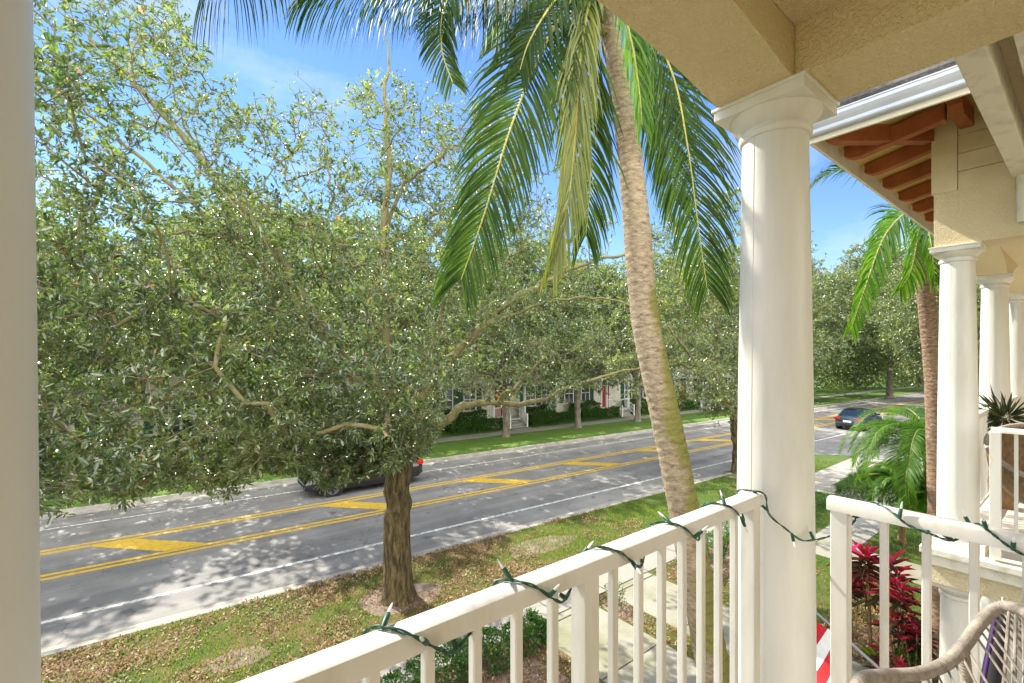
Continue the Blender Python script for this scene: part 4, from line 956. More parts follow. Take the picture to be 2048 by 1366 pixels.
plant(f2, 60, 21.5, 2.6, 1.2, 'tree on the far verge past the driving blue car')
GB = 'trees closing the end of the road'
plant(f1, 52, 7.0, .9, 1.05, 'tree on our side overhanging the blue car', GB)
plant(f2, 66, 10.5, 5.3, 1.25, 'dense tree right behind the blue car', GB)
plant(f1, 76, 17.0, 3.3, 1.5, 'tallest tree where the road bends away', GB)
plant(f2, 62, 1.0, 2.0, 1.15, 'tree right of the blue car near the small palms', GB)
plant(f1, 90, 6.0, 1.4, 1.5, 'distant tree behind the second coconut palm', GB)
plant(f2, 82, -8.0, .4, 1.4, 'distant tree beside the second row of columns', GB)
plant(f1, 96, 26.0, 2.4, 1.5, 'distant tree over the far verge at the road end', GB)
for i, (x, y, rz, sc, lb) in enumerate(((110,20,.3,1.7,'farthest tree straight down the road'),(118,2,1.9,1.7,'far tree just right of the end of the road'),(104,-12,3.9,1.6,'far tree low behind the small date palms'),(74,25.5,1.1,1.25,'tree on the far verge past the last house'),(126,34,4.8,1.7,'far tree behind the far verge'),(70,-6,2.7,1.2,'tree behind the crossing side road'),(92,16,5.6,1.4,'tree filling the gap where the road bends'),(58,-9,5.0,1.0,'tree beside the side road behind the date palms'))):
    plant(f1 if i % 2 else f2, x, y, rz, sc, lb, GB)
GR = 'trees rising behind the far houses'
for i, (x, y, rz, sc, lb) in enumerate(((-12,47,.3,1.3,'tree behind the left house roof'),(4,50,2.2,1.35,'tree behind the houses, left of the big oak trunk'),(18,48,4.4,1.25,'tree behind the red door house'),(33,49,1.2,1.35,'tree behind the house with two white stairs'),(48,46,3.0,1.3,'tree behind the houses left of the near column'),(64,42,5.1,1.4,'tree behind the last far house'))):
    plant(f1 if i % 2 else f2, x, y, rz, sc, lb, GR)

# ------------------------------------------------------------------ palms
def palm_trunk(pts, radii, root, ring=.075, m='palm', seed=0, name='trunk'):
    rg = random.Random(seed); path = strand(pts, 420); mb = MB(); L_ = 0; nn = 30; vs = []
    for i, p in enumerate(path):
        if i: L_ += (p-path[i-1]).length
        f = i/419*(len(radii)-1); a = min(int(f), len(radii)-2); r_ = radii[a]+(radii[a+1]-radii[a])*(f-a)
        t = (path[min(i+1,419)]-path[max(i-1,0)]).normalized(); u = t.cross(Vector((0,1,0))).normalized(); w = t.cross(u)
        for j in range(nn):
            an = 2*math.pi*j/nn; ph = (L_+.012*math.sin(an*2+L_*2)+.010*math.sin(an*3+L_*5))/ring; fr = ph-math.floor(ph); k = 1+.050*(fr**2.2)-.012
            k += .012*math.sin(an*5+L_*9)+.02*math.sin(an*2+L_*1.5)
            vs.append(p+(u*math.cos(an)+w*math.sin(an))*r_*k-root.location)
    mb.add(vs, [(i*nn+j, i*nn+(j+1)%nn, (i+1)*nn+(j+1)%nn, (i+1)*nn+j) for i in range(419) for j in range(nn)]+[tuple(range(nn))])
    return mb.build(name, M[m], root, smooth=True, autos=False)
def palm_mat(name, c1, c2, c3, moss=None):
    m = bpy.data.materials.new(name); m.use_nodes = True; N = m.node_tree.nodes; L = m.node_tree.links; b = N['Principled BSDF']; b.inputs['Roughness'].default_value = .9
    tc = N.new('ShaderNodeTexCoord'); mp_ = N.new('ShaderNodeMapping'); mp_.inputs['Scale'].default_value = (2.2,2.2,5)
    n = N.new('ShaderNodeTexNoise'); n.inputs['Scale'].default_value = 7; n.inputs['Detail'].default_value = 10; n.inputs['Roughness'].default_value = .7
    r = N.new('ShaderNodeValToRGB'); e = r.color_ramp.elements; e[0].position = .30; e[0].color = (*c1,1); e[1].position = .66; e[1].color = (*c3,1); q = e.new(.48); q.color = (*c2,1)
    L.new(tc.outputs['Object'], mp_.inputs['Vector']); L.new(mp_.outputs['Vector'], n.inputs['Vector']); L.new(n.outputs['Fac'], r.inputs['Fac']); out = r.outputs['Color']
    if moss:   # algae grows on one side of the lower trunk
        n2 = N.new('ShaderNodeTexNoise'); n2.inputs['Scale'].default_value = 3.2; n2.inputs['Detail'].default_value = 9; L.new(tc.outputs['Object'], n2.inputs['Vector'])
        sx = N.new('ShaderNodeSeparateXYZ'); L.new(tc.outputs['Object'], sx.inputs['Vector'])
        ge = N.new('ShaderNodeNewGeometry'); dt = N.new('ShaderNodeVectorMath'); dt.operation = 'DOT_PRODUCT'; dt.inputs[1].default_value = (.75,-.66,0); L.new(ge.outputs['Normal'], dt.inputs[0])
        a1 = N.new('ShaderNodeMath'); a1.operation = 'MULTIPLY_ADD'; a1.inputs[1].default_value = -.17; a1.inputs[2].default_value = .72; L.new(sx.outputs['Z'], a1.inputs[0])
        a2 = N.new('ShaderNodeMath'); a2.operation = 'MULTIPLY_ADD'; a2.inputs[1].default_value = .45; L.new(dt.outputs['Value'], a2.inputs[0]); L.new(a1.outputs[0], a2.inputs[2])
        a3 = N.new('ShaderNodeMath'); a3.operation = 'MULTIPLY_ADD'; a3.inputs[1].default_value = 1.6; L.new(n2.outputs['Fac'], a3.inputs[0]); L.new(a2.outputs[0], a3.inputs[2])
        r2 = N.new('ShaderNodeValToRGB'); r2.color_ramp.elements[0].position = .72; r2.color_ramp.elements[1].position = 1.0; r2.color_ramp.elements[1].color = (.85,.85,.85,1); L.new(a3.outputs[0], r2.inputs['Fac'])
        mx_ = N.new('ShaderNodeMixRGB'); mx_.inputs['Color2'].default_value = (*moss,1); L.new(r2.outputs['Color'], mx_.inputs['Fac']); L.new(out, mx_.inputs['Color1']); out = mx_.outputs['Color']
    L.new(out, b.inputs['Base Color'])
    wv = N.new('ShaderNodeTexWave'); wv.bands_direction = 'Z'; wv.wave_profile = 'SAW'; wv.inputs['Scale'].default_value = 3.1; wv.inputs['Distortion'].default_value = 7.5; wv.inputs['Detail'].default_value = 4; wv.inputs['Detail Scale'].default_value = 1.2; wv.inputs['Detail Roughness'].default_value = .65
    L.new(tc.outputs['Object'], wv.inputs['Vector']); wr = N.new('ShaderNodeValToRGB'); wr.color_ramp.elements[0].color = (.50,.42,.36,1); wr.color_ramp.elements[0].position = .0; wr.color_ramp.elements[1].position = .22; L.new(wv.outputs['Fac'], wr.inputs['Fac'])
    mw = N.new('ShaderNodeMixRGB'); mw.blend_type = 'MULTIPLY'; mw.inputs['Fac'].default_value = .55; L.new(out, mw.inputs['Color1']); L.new(wr.outputs['Color'], mw.inputs['Color2']); L.new(mw.outputs['Color'], b.inputs['Base Color'])
    ha = N.new('ShaderNodeMath'); ha.operation = 'MULTIPLY_ADD'; ha.inputs[1].default_value = .8; L.new(wv.outputs['Fac'], ha.inputs[0]); L.new(n.outputs['Fac'], ha.inputs[2])
    bp = N.new('ShaderNodeBump'); bp.inputs['Strength'].default_value = .8; bp.inputs['Distance'].default_value = .014; L.new(ha.outputs[0], bp.inputs['Height']); L.new(bp.outputs['Normal'], b.inputs['Normal'])
    return m
M['palm'] = palm_mat('palm_trunk', (.13,.095,.065), (.34,.27,.19), (.46,.38,.28), moss=(.20,.20,.03))
M['palm2'] = palm_mat('palm_trunk_brown', (.07,.045,.03), (.26,.17,.11), (.40,.28,.19))
M['fiber'] = mat('palm_fibre', (.16,.09,.04), .95, (.30,.19,.09), 12, 6, bump=.6, bscale=60)
base = at(1512,1848,4.25); base.z = 0
palm = empty('coconut_palm', base, label='leaning coconut palm with ringed trunk just outside the long railing', cat='palm tree', group='coconut palms')
pts = [base, at(1437,1400,4.2), at(1364,1000,4.15), at(1330,830,4.15), at(1291,640,4.2), at(1273,450,4.25), at(1258,300,4.3), at(1240,180,4.35), at(1222,70,4.4), at(1207,-40,4.45)]
palm_trunk(pts, [.19,.143,.134,.131,.123,.118,.106,.100,.09,.08], palm)
def add_frond(root, pts, length, n, m, droop=.8, lw=.02, ref=(0,0,1), r0=.017, spread=.9, vee=.2, seg=4, taper=(.35,1,.45), start=.14, tint=(.0,.75)):
    o0 = root.location; mb = MB()
    V = frond(mb, [Vector(p)-o0 for p in pts], 0, n, np.array(ref, float), length, droop, lw, seg, taper, r0, start, spread, vee)
    rb = mb.build('frond', M['rib'], root, smooth=True)
    return npmesh('leaflets', V, ff(seg), M[m], rb, tint=rng.uniform(tint[0],tint[1],len(V)))
C0 = at(1204,-60,4.45); tow = (FX,FY,0)
CAMV = (-FX,-FY,.25)
add_frond(palm, [C0, at(1150,-10,4.1), at(1080,110,3.9), at(1020,260,3.8), at(968,430,3.8), at(922,560,3.85)], .80, 138, 'frond', 1.0, .020, CAMV, start=.16, spread=.75)
add_frond(palm, [C0, at(1178,10,4.0), at(1160,130,3.85), at(1150,280,3.8), at(1135,410,3.75), at(1108,520,3.75)],   .74, 120, 'frond_y', 1.5, .018, CAMV, spread=.26, start=.06)
add_frond(palm, [C0, at(1165,20,4.2), at(1160,170,4.2), at(1180,330,4.25), at(1172,470,4.3)], .85, 84, 'frond', 1.3, .022, CAMV, spread=.5, start=.1)
add_frond(palm, [C0, at(1280,20,4.6), at(1345,150,4.7), at(1376,300,4.7), at(1396,450,4.7), at(1414,575,4.7)], 1.0, 140, 'frond', 1.15, .019, CAMV, spread=.72, start=.1)
add_frond(palm, [C0, at(1250,10,4.8), at(1300,120,5.0), at(1330,260,5.1), at(1350,400,5.1)], .95, 110, 'frond', 1.2, .025, CAMV, spread=.7)
add_frond(palm, [C0, at(1100,-60,4.0), at(960,-40,3.6), at(820,-25,3.3), at(700,-18,3.1), at(600,-10,3.0)], .66, 118, 'frond', 1.6, .021, (0,0,1), spread=.40, vee=-.8, start=.08)
add_frond(palm, [C0, at(1120,-30,4.2), at(1000,-10,4.0), at(880,-15,3.8), at(760,-30,3.7)], .75, 100, 'frond', 1.6, .021, (0,0,1), spread=.40, vee=-.8, start=.08)
add_frond(palm, [C0, at(1080,-90,3.9), at(960,-70,3.5), at(895,0,3.4), at(882,90,3.38), at(905,165,3.38)], .40, 76, 'frond', .8, .017, CAMV, spread=.75, start=.1)
add_frond(palm, [C0, at(1000,-240,3.8), at(800,-250,3.2), at(600,-180,2.7), at(480,-50,2.5), at(400,-8,2.4)], .62, 84, 'frond', 1.6, .024, (0,0,1), spread=.40, vee=-.8, start=.25)
add_frond(palm, [C0, at(1235,-10,4.2), at(1262,80,4.1), at(1278,180,4.1), at(1284,250,4.1)], .50, 44, 'frond_b', 1.4, .02, CAMV, spread=.35, start=.1)
add_frond(palm, [C0, at(1120,-80,4.9), at(1040,-20,5.3), at(990,90,5.6)], .62, 60, 'frond', 1.2, .022, CAMV, spread=.7)
add_frond(palm, [C0, at(1230,-140,5.0), at(1320,-110,5.6), at(1400,0,6.0), at(1440,150,6.2)], .6, 70, 'frond', 1.2, .022, (0,0,1), spread=.8)
add_frond(palm, [C0, at(1190,-160,4.9), at(1150,-150,5.8), at(1110,-40,6.6)], .6, 60, 'frond', 1.2, .022, (0,0,1), spread=.8)
add_frond(palm, [C0, at(1170,-60,4.1), at(1110,0,3.9), at(1060,80,3.8), at(1040,140,3.8)], .56, 50, 'frond', 1.1, .022, CAMV, spread=.6)
mb = MB(); l0 = palm.location
for a_, b_ in (((1222,60,4.4),(1180,0,4.3)),((1215,20,4.42),(1240,-60,4.3)),((1225,70,4.4),(1190,60,4.25))):
    p, q = at(*a_)-l0, at(*b_)-l0; mb.tube([p, p.lerp(q,.5)+Vector((0,0,.02)), q], [.05,.045,.02], 8)
p, q = at(1160,90,4.1)-l0, at(1095,108,4.0)-l0; mb.tube([p, p.lerp(q,.4), q], [.022,.02,.004], 8)
mb.build('spathe', M['fiber'], palm, smooth=True)
base = at(1885,1317,8.0); base.z = 0
palm2 = empty('coconut_palm', base, label='farther coconut palm rising behind the second white column', cat='palm tree', group='coconut palms')
pts = [base, at(1878,1000,8.0), at(1868,760,8.0), at(1858,650,8.0), at(1846,540,8.0), at(1838,470,8.0)]
palm_trunk(pts, [.17,.15,.135,.128,.12,.10], palm2, ring=.085, m='palm2')
C1 = at(1838,450,8.0)
add_frond(palm2, [C1, at(1815,425,7.7), at(1770,470,7.5), at(1735,560,7.4), at(1702,660,7.4)], .62, 66, 'frond_b', 1.2, .030, CAMV, spread=.6, seg=4)
add_frond(palm2, [C1, at(1838,430,7.8), at(1836,470,7.6), at(1822,540,7.5), at(1800,580,7.5)], .60, 50, 'frond_b', 1.2, .030, CAMV, spread=.6)
add_frond(palm2, [C1, at(1800,380,8.4), at(1730,338,8.7), at(1660,345,8.9), at(1600,400,9.0)], .95, 70, 'frond', 1.5, .030, (0,0,1), spread=.6)
add_frond(palm2, [C1, at(1860,410,8.1), at(1890,450,8.2), at(1905,530,8.3)], .7, 50, 'frond', 1.2, .030, CAMV, spread=.6)
add_frond(palm2, [C1, at(1800,420,8.6), at(1765,460,9.0), at(1745,520,9.3)], .6, 46, 'frond', 1.2, .026, CAMV, spread=.7)
add_frond(palm2, [C1, at(1870,380,8.6), at(1930,360,9.0), at(1990,420,9.2)], .7, 46, 'frond', 1.2, .026, (0,0,1), spread=.7)
add_frond(palm2, [C1, at(1850,440,7.6), at(1862,490,7.3), at(1870,560,7.2)], .6, 46, 'frond_b', 1.2, .028, CAMV, spread=.6)
# pygmy date palms on the lawn between the houses
def date_palm(px, py, d, zc, sc, label, seed, lean=0):
    rg = random.Random(seed); c = at(px, 0, d); b = Vector((c.x+lean, c.y-lean*.3, 0)); c.z = zc
    e = empty('date_palm', b, label=label, cat='palm tree', group='small date palms on the lawn')
    palm_trunk([b, b.lerp(c,.5)+Vector((lean*.12,0,0)), c], [.10*sc,.085*sc,.12*sc], e, ring=.05, m='fiber')
    n = 42
    for k in range(n):
        a = k*2.399+rg.uniform(-.2,.2); el = R(68-62*(k/n)**.8+rg.uniform(-6,6)); L_ = 1.45*sc*rg.uniform(.85,1.1)
        h = Vector((math.cos(a),math.sin(a),0)); p = [c]
        q = c.copy(); 
        for s_ in range(5):
            q = q+(h*math.cos(el)+Vector((0,0,math.sin(el))))*L_/5; p.append(q.copy()); el -= R(20+5*s_)
        add_frond(e, p, .34*sc, 84, 'frond_b', .9, .019, (0,0,1), r0=.010, spread=.9, vee=.3, seg=3, taper=(.6,1,.4), start=.08)
    return e
date_palm(1862, 0, 11.2, 3.05, 1.55, 'larger bright green date palm arching left of the second column', 1, .25)
date_palm(1808, 0, 13.0, 1.6, .95, 'smaller date palm with a short russet trunk on the lawn', 2, -.1)
date_palm(1905, 0, 11.0, 1.7, 1.0, 'date palm partly hidden behind the second white column', 5, .2)
for i in range(0): pass
# red ti plants
def ti_plant(x, y, h, n, sc, label, seed, rd=.30, group='red leaved ti plants by the next porch'):
    rg = np.random.default_rng(seed); e = empty('ti_plant', (x,y,0), label=label, cat='plant', group=group); mb = MB(); LP=[]; LD=[]; T=[]
    for k in range(n):
        a = rg.uniform(0,6.28); r_ = rg.uniform(.05,rd); hh = h*rg.uniform(.5,1.05); tp = np.array([r_*math.cos(a), r_*math.sin(a), hh]); mb.tube([(tp[0]*.2,tp[1]*.2,0),(tp[0]*.6,tp[1]*.6,hh*.5),tuple(tp)], [.012,.010,.008], 6)
        for j in range(19):
            b = j*2.4+rg.uniform(-.3,.3); el = 1.25-1.5*(1-j/19)+rg.normal(0,.12); LP.append(tp-np.array([0,0,.30*(1-j/19)])); LD.append([math.cos(b)*math.cos(el),math.sin(b)*math.cos(el),math.sin(el)]); T.append(np.clip(-.05+.85*(j/19)**1.5+rg.normal(0,.22),0,1))
    k = len(LP); L_ = rg.uniform(.20,.36,k)*sc
    V = leaves6(np.array(LP), np.array(LD), L_, L_*.17, np.array([0,0,1.])+rg.normal(0,.2,(k,3)), .30, .35)
    st_ = mb.build('stem', M['fiber'], e, smooth=True); npmesh('leaves', V, L6, M['coat'], e, tint=np.array(T)); return e
for i, (px, py, d, h, n, sc, lb) in enumerate(((1745,0,8.2,2.05,5,1.05,'tallest magenta ti plant behind the side railing'),(1708,0,8.5,1.75,4,1.0,'ti plant showing beside the end post of the side railing'),(1798,0,7.7,1.55,5,1.0,'crimson ti plant leaning towards the balcony cornice'),(1830,0,7.4,1.15,4,.9,'low dark red ti plant under the balcony cornice'),(1790,0,7.3,.65,3,.7,'smallest ti plant among the ground cover'))):
    p = at(px, 0, d); ti_plant(p.x, p.y, h, n, sc, lb, 50+i)
# hedges and shrubs
def hedge(x0, y0, L_, W, H, label, n, rz=0, lumps=0, seed=0, leaf=(.03,.055), z=0, group='clipped hedges', m='hedge', stems=True):
    rg = np.random.default_rng(seed); e = empty('hedge', (x0,y0,z), rz, label=label, cat='hedge', group=group)
    P = rg.uniform(0,1,(n,3)); face = rg.choice(5, n, p=[.30,.25,.25,.10,.10]); dep = np.abs(rg.normal(0,.05,n))
    X = P[:,0]*L_; Y = P[:,1]*W; Z = P[:,2]*H
    Z = np.where(face==0, H-dep, Z); Y = np.where(face==1, dep, np.where(face==2, W-dep, Y)); X = np.where(face==3, dep, np.where(face==4, L_-dep, X))
    bul = .05*np.sin(X*5+seed)+.04*np.sin(X*11+Y*7)+.03*np.sin(Z*17+X*3)
    Z = Z+np.where(face==0, bul, 0); Y = Y+np.where(face==1,-bul,np.where(face==2,bul,0))
    Z = Z*(.92+.10*np.sin(X*2.3+seed)); lo = .14*H; Z = lo+Z*(H-lo)/H
    keep = np.ones(n, bool)
    if lumps: keep = (np.abs(((X/lumps) % 1)-.5) < .44-.18*(1-Z/H)) | (rg.uniform(0,1,n) < .12)
    C = np.stack([X,Y,Z],1)[keep]; k = len(C); D = norm(rg.normal(0,1,(k,3))+np.array([0,0,.4])); ll = rg.uniform(leaf[0],leaf[1],k)
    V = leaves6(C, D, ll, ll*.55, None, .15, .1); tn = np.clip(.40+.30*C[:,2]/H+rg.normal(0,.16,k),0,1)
    mb = MB(); s_ = lumps or .5
    for i in range(max(int(L_/s_),1)):
        for q in range(4):
            a = rg.uniform(0,6.28); cx = (i+.5)*s_; mb.tube([(cx,W/2,0),(cx+.10*math.cos(a),W/2+.10*math.sin(a),H*.45),(cx+.2*math.cos(a),W/2+.2*math.sin(a)*min(1,W),H*.85)], [.011,.008,.004], 5)
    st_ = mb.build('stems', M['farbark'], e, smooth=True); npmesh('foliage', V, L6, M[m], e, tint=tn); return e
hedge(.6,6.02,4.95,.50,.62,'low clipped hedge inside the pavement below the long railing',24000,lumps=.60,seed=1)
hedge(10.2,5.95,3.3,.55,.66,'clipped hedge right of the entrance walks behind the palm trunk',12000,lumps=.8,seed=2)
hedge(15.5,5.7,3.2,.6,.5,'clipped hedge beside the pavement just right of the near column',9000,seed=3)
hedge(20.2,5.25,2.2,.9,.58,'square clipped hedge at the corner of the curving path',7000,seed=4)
e = hedge(7.54,6.15,.32,.32,.42,'tiny sparse shrub between the two entrance walks',260,seed=6, group='shrubs'); e['category'] = 'shrub'
for i, (px, d, s_, lb) in enumerate(((1755,7.9,.22,'small green spiky plant on the soil by the side railing'),)):
    p = at(px, 0, d); k = 70; rg = np.random.default_rng(5); a = rg.uniform(0,6.28,k); el = rg.uniform(.2,1.3,k)
    D = np.stack([np.cos(a)*np.cos(el),np.sin(a)*np.cos(el),np.sin(el)],1); ll = rg.uniform(.16,.3,k); V = leaves6(np.zeros((k,3))+[0,0,.02], D, ll, ll*.13, None, .3, .5)
    e = empty('spider_plant', (p.x,p.y,.0), label=lb, cat='plant'); npmesh('leaves', V, L6, M['grass'], e, tint=rg.uniform(0,.9,k))
for i, (px, d, rr_, lb) in enumerate(((1820,7.6,.17,'round bright green shrub under the ti plants'),(1792,7.2,.2,'low green ground plant beside the smallest ti plant'),(1838,7.0,.2,'green ground plant at the foot of the lower column'))):
    p = at(px, 0, d); k = 700; rg = np.random.default_rng(15+i); q = norm(rg.normal(0,1,(k,3)))*rr_*rg.uniform(.6,1,(k,1)); q[:,2] = np.abs(q[:,2])*1.1+.25*(i==0)
    D = norm(q+rg.normal(0,.1,(k,3))); ll = rg.uniform(.04,.07,k); V = leaves6(q, D, ll, ll*.5)
    e = empty('shrub', (p.x,p.y,0), label=lb, cat='shrub', group='shrubs'); npmesh('foliage', V, L6, M['hedge'], e, tint=rg.uniform(.4,1,k))
    mb = MB(); mb.tube([(0,0,0),(0.01,0,.25+rr_*.3)], [.012,.008], 6); mb.build('stem', M['farbark'], e)
# spiky plant on the neighbour's balcony
p = at(2010,836,4.95); e = empty('spiky_plant', (p.x,p.y,NF), label='dark spiky dracaena on a thin stem beside the wicker chair', cat='plant')
k = 120; rg = np.random.default_rng(8); a = rg.uniform(0,6.28,k); el = np.arcsin(np.clip(rg.uniform(-.85,1,k),-1,1)); hc = p.z-NF
D = np.stack([np.cos(a)*np.cos(el),np.sin(a)*np.cos(el),np.sin(el)],1); ll = rg.uniform(.24,.36,k)
V = leaves6(np.array([0,0,hc])+D*.02+rg.normal(0,.012,(k,3)), D, ll, ll*.055, None, .25, .10); npmesh('leaves', V, L6, M['spike'], e, tint=rg.uniform(0,1,k))
MB().tube([(0,0,.26),(.01,.005,hc*.6),(0,0,hc)], [.016,.013,.016], 8).build('stem', M['fiber'], e, smooth=True)
MB().lathe([(.001,0),(.09,0),(.13,.26),(.145,.27),(.145,.30),(.12,.30),(.11,.25),(.001,.25)], (0,0,0), 24).build('pot', M['fiber'], e, smooth=True)

# ------------------------------------------------------------------ far row of houses
GH = 'row houses across the street'
def far_house(x0, label, porch=True):
    loc = rp(x0, 19.2); e = empty('row_house', (loc[0],loc[1],0), RA, label=label, cat='house', group=GH)
    b = lambda mb, n, m, p=e, **k: mb.build(n, M[m], p, **k)
    b(MB().box((-6.04,0,0),(6.04,9,6.6)), 'wall', 'fwall')
    mb = MB(); mb.extr([(-6.04,-.5,6.5),(-6.04,9.5,6.5),(-6.04,4.5,9.6)], (12.08,0,0)); b(mb, 'roof', 'roof')
    b(MB().box((-6.04,-.52,6.35),(6.04,-.501,6.6)), 'fascia', 'fwhite')
    b(MB().box((-6.04,-.03,3.25),(6.04,-.001,3.45)), 'band', 'fwhite')
    def window(x, z, w=.95, h=1.6):
        f = MB(); f.box((x-w/2-.09,-.07,z-.09),(x+w/2+.09,-.002,z)); f.box((x-w/2-.09,-.07,z+h),(x+w/2+.09,-.002,z+h+.11)); f.box((x-w/2-.09,-.07,z),(x-w/2,-.002,z+h)); f.box((x+w/2,-.07,z),(x+w/2+.09,-.002,z+h))
        f.box((x-.02,-.062,z),(x+.02,-.03,z+h)); f.box((x-w/2,-.064,z+h*.5-.03),(x-.02,-.03,z+h*.5+.03)); f.box((x+.02,-.064,z+h*.5-.03),(x+w/2,-.03,z+h*.5+.03))
        f.box((x-w/2,-.060,z+h*.75-.012),(x-.02,-.03,z+h*.75+.012)); f.box((x+.02,-.060,z+h*.75-.012),(x+w/2,-.03,z+h*.75+.012))
        fo = b(f, 'window', 'fwhite'); b(MB().box((x-w/2,-.029,z),(x+w/2,-.003,z+h)), 'pane', 'glass', fo)
        for s_ in (-1,1):
            xc = x+s_*(w/2+.35); q = MB(); q.box((xc-.22,-.055,z),(xc+.22,-.003,z+h))
            for k in range(14): q.box((xc-.17,-.064,z+.06+k*(h-.1)/14),(xc+.17,-.056,z+.06+k*(h-.1)/14+.05))
            b(q, 'shutter', 'green')
    for x in (-4.6,-2.6,3.2,4.9)[:4]: window(x, 1.25)
    for x in (-4.4,-1.6,1.6,4.4): window(x, 4.25, 1.0, 1.5)
    d = b(MB().box((-.46,-.06,.56),(.46,-.003,2.6)), 'door', 'red'); b(MB().box((.34,-.10,1.45),(.40,-.061,1.60)), 'handle', 'steel', d)
    f = MB(); f.box((-.58,-.085,.56),(-.461,-.003,3.0)); f.box((.461,-.085,.56),(.58,-.003,3.0)); f.box((-.46,-.085,2.601),(.46,-.003,2.68)); f.box((-.58,-.085,3.0),(.58,-.003,3.12)); b(f, 'door_frame', 'fwhite')
    b(MB().box((-.46,-.05,2.681),(.46,-.003,2.999)), 'transom', 'glass')
    b(MB().box((-1.6,-1.7,0),(1.6,-.001,.55)), 'porch', 'fwhite')
    b(MB().box((-1.75,-1.85,3.1),(1.75,-.031,3.24)), 'porch_roof', 'fwhite')
    for x in (-1.45,1.45): c = MB().lathe([(.15,.55),(.15,.62),(.12,.64),(.10,2.9),(.13,2.92),(.16,3.09)], (x,-1.55,0), 16); b(c, 'column', 'fwhite', smooth=True)
    q = MB()
    for k in range(3): q.box((-.75,-1.7-.32*(k+1),0),(.75,-1.7-.32*k-.001,.55-.18*(k+.55)))
    b(q, 'steps', 'concrete')
    for x in (-.78,.78):
        q = MB(); q.tube([(x,-1.72,1.45),(x,-2.75,.95)], .035, 6); q.tube([(x,-1.72,.75),(x,-2.75,.25)], .025, 6); q.box((x-.045,-2.84,0),(x+.045,-2.75,1.02))
        for k in range(8): yy = -1.80-.12*k; q.box((x-.013,yy-.013,.70-.485*(k*.12+.08)),(x+.013,yy+.013,1.42-.485*(k*.12+.08)))
        b(q, 'stair_rail', 'fwhite')
    for s_ in (-1,1):
        q = MB(); q.box((min(s_*.80,s_*1.36),-1.67,1.42),(max(s_*.80,s_*1.36),-1.61,1.48))
        for k in range(5): xx = s_*(.86+.11*k); q.box((xx-.013,-1.65,.551),(xx+.013,-1.625,1.42))
        b(q, 'porch_rail', 'fwhite')
    q = MB(); q.box((-.95,-.16,1.95),(-.83,-.01,2.2)); b(q, 'lantern', 'black')
    return e
hs_ = far_house(20.85, 'row house with the red door framed by the oak limb')
for x, lb in ((8.75,'row house hidden behind the big near oak crown'),(-3.35,'row house at the left with white windows showing under the leaves'),(-15.45,'row house at the far left behind the white column'),(32.95,'row house with two red door stripes and white stair rails, left of the palm trunk'),(45.05,'row house behind the palm trunk, right of the stairs'),(57.15,'last row house hidden by street trees')):
    c = copy_tree(hs_); l = rp(x, 19.2); c.location = (l[0],l[1],0); c['label'] = lb
    if x == -3.35:
        for ch in kids(c):
            if ch.name.startswith('door') and not ch.name.startswith('door_frame'): ch.data = ch.data.copy(); ch.data.materials[0] = M['green']
mb = MB()
for x in (-15.45,-3.35,8.75,20.85,32.95,45.05):
    a, b_ = rp(x-.8,15.75), rp(x+.8,15.75); c, d = rp(x+.8,16.55), rp(x-.8,16.55)
    rbox(mb, x-.8, x+.8, 15.751, 16.6, -.05, .010)
struct(mb, 'path', M['concrete'])
k = 0
for x in (-15.45,-3.35,8.75,20.85,32.95,45.05):
    for sg, nm in ((-1,'left'),(1,'right')):
        L_ = 4.4; xs_ = x-1.2-L_ if sg < 0 else x+1.2; l = rp(xs_, 16.3); k += 1
        who = {-15.45:'farthest left house',-3.35:'left house',8.75:'house behind the big oak',20.85:'red door house',32.95:'house with the white stairs',45.05:'house behind the palm trunk'}[x]
        hedge(l[0], l[1], L_, .8, .85, 'clipped hedge before the %s, %s of its walk' % (who, nm), 5200, rz=RA, seed=20+k, leaf=(.08,.14))
        l = rp(xs_+.6, 18.0); hedge(l[0], l[1], 3.2, .8, 1.25, 'taller dark bushes against the %s, %s of its steps' % (who, nm), 2400, rz=RA, seed=50+k, leaf=(.10,.18), group='bushes against the far houses')

def woods(name, a, b, depth, H, n, label, seed, leaf=(.35,.6)):
    rg = np.random.default_rng(seed); a = np.array([*a,0.]); b = np.array([*b,0.]); t = norm(b-a); s_ = np.array([-t[1],t[0],0]); u = rg.uniform(0,1,n); L_ = np.linalg.norm(b-a)
    X = u*L_; h = H*(.72+.16*np.sin(X*.33+seed)+.12*np.sin(X*.81+2*seed)); z = h*rg.uniform(0,1,n)**.75; w = depth*(rg.uniform(0,1,n)+.18*np.sin(X*.6)*np.sin(z*1.1+seed))*(1-.35*z/H)
    C = a+t*X[:,None]+s_*w[:,None]; C[:,2] = z; C += rg.normal(0,.35,(n,3)); D = norm(rg.normal(0,1,(n,3))); ll = rg.uniform(leaf[0],leaf[1],n)
    o = npmesh(name, leaves6(C, D, ll, ll*.5), L6, M['leaf2'], tint=np.clip(.45+.3*noise2(X*.5,z*.7)+rg.normal(0,.12,n),0,.94)); return tag(o, label, 'woodland', kind='stuff')
woods('woodland', (70,31), (140,10), 7, 8.5, 26000, 'mass of green woodland closing the far end of the road', 3)
woods('woodland', (140,12), (96,-22), 7, 8.5, 20000, 'mass of green woodland right of the road end', 5)
woods('woodland', (43.5,-13), (72,1.5), 5, 4.8, 16000, 'belt of shrubs beyond the side road behind the date palms', 7, leaf=(.2,.34))
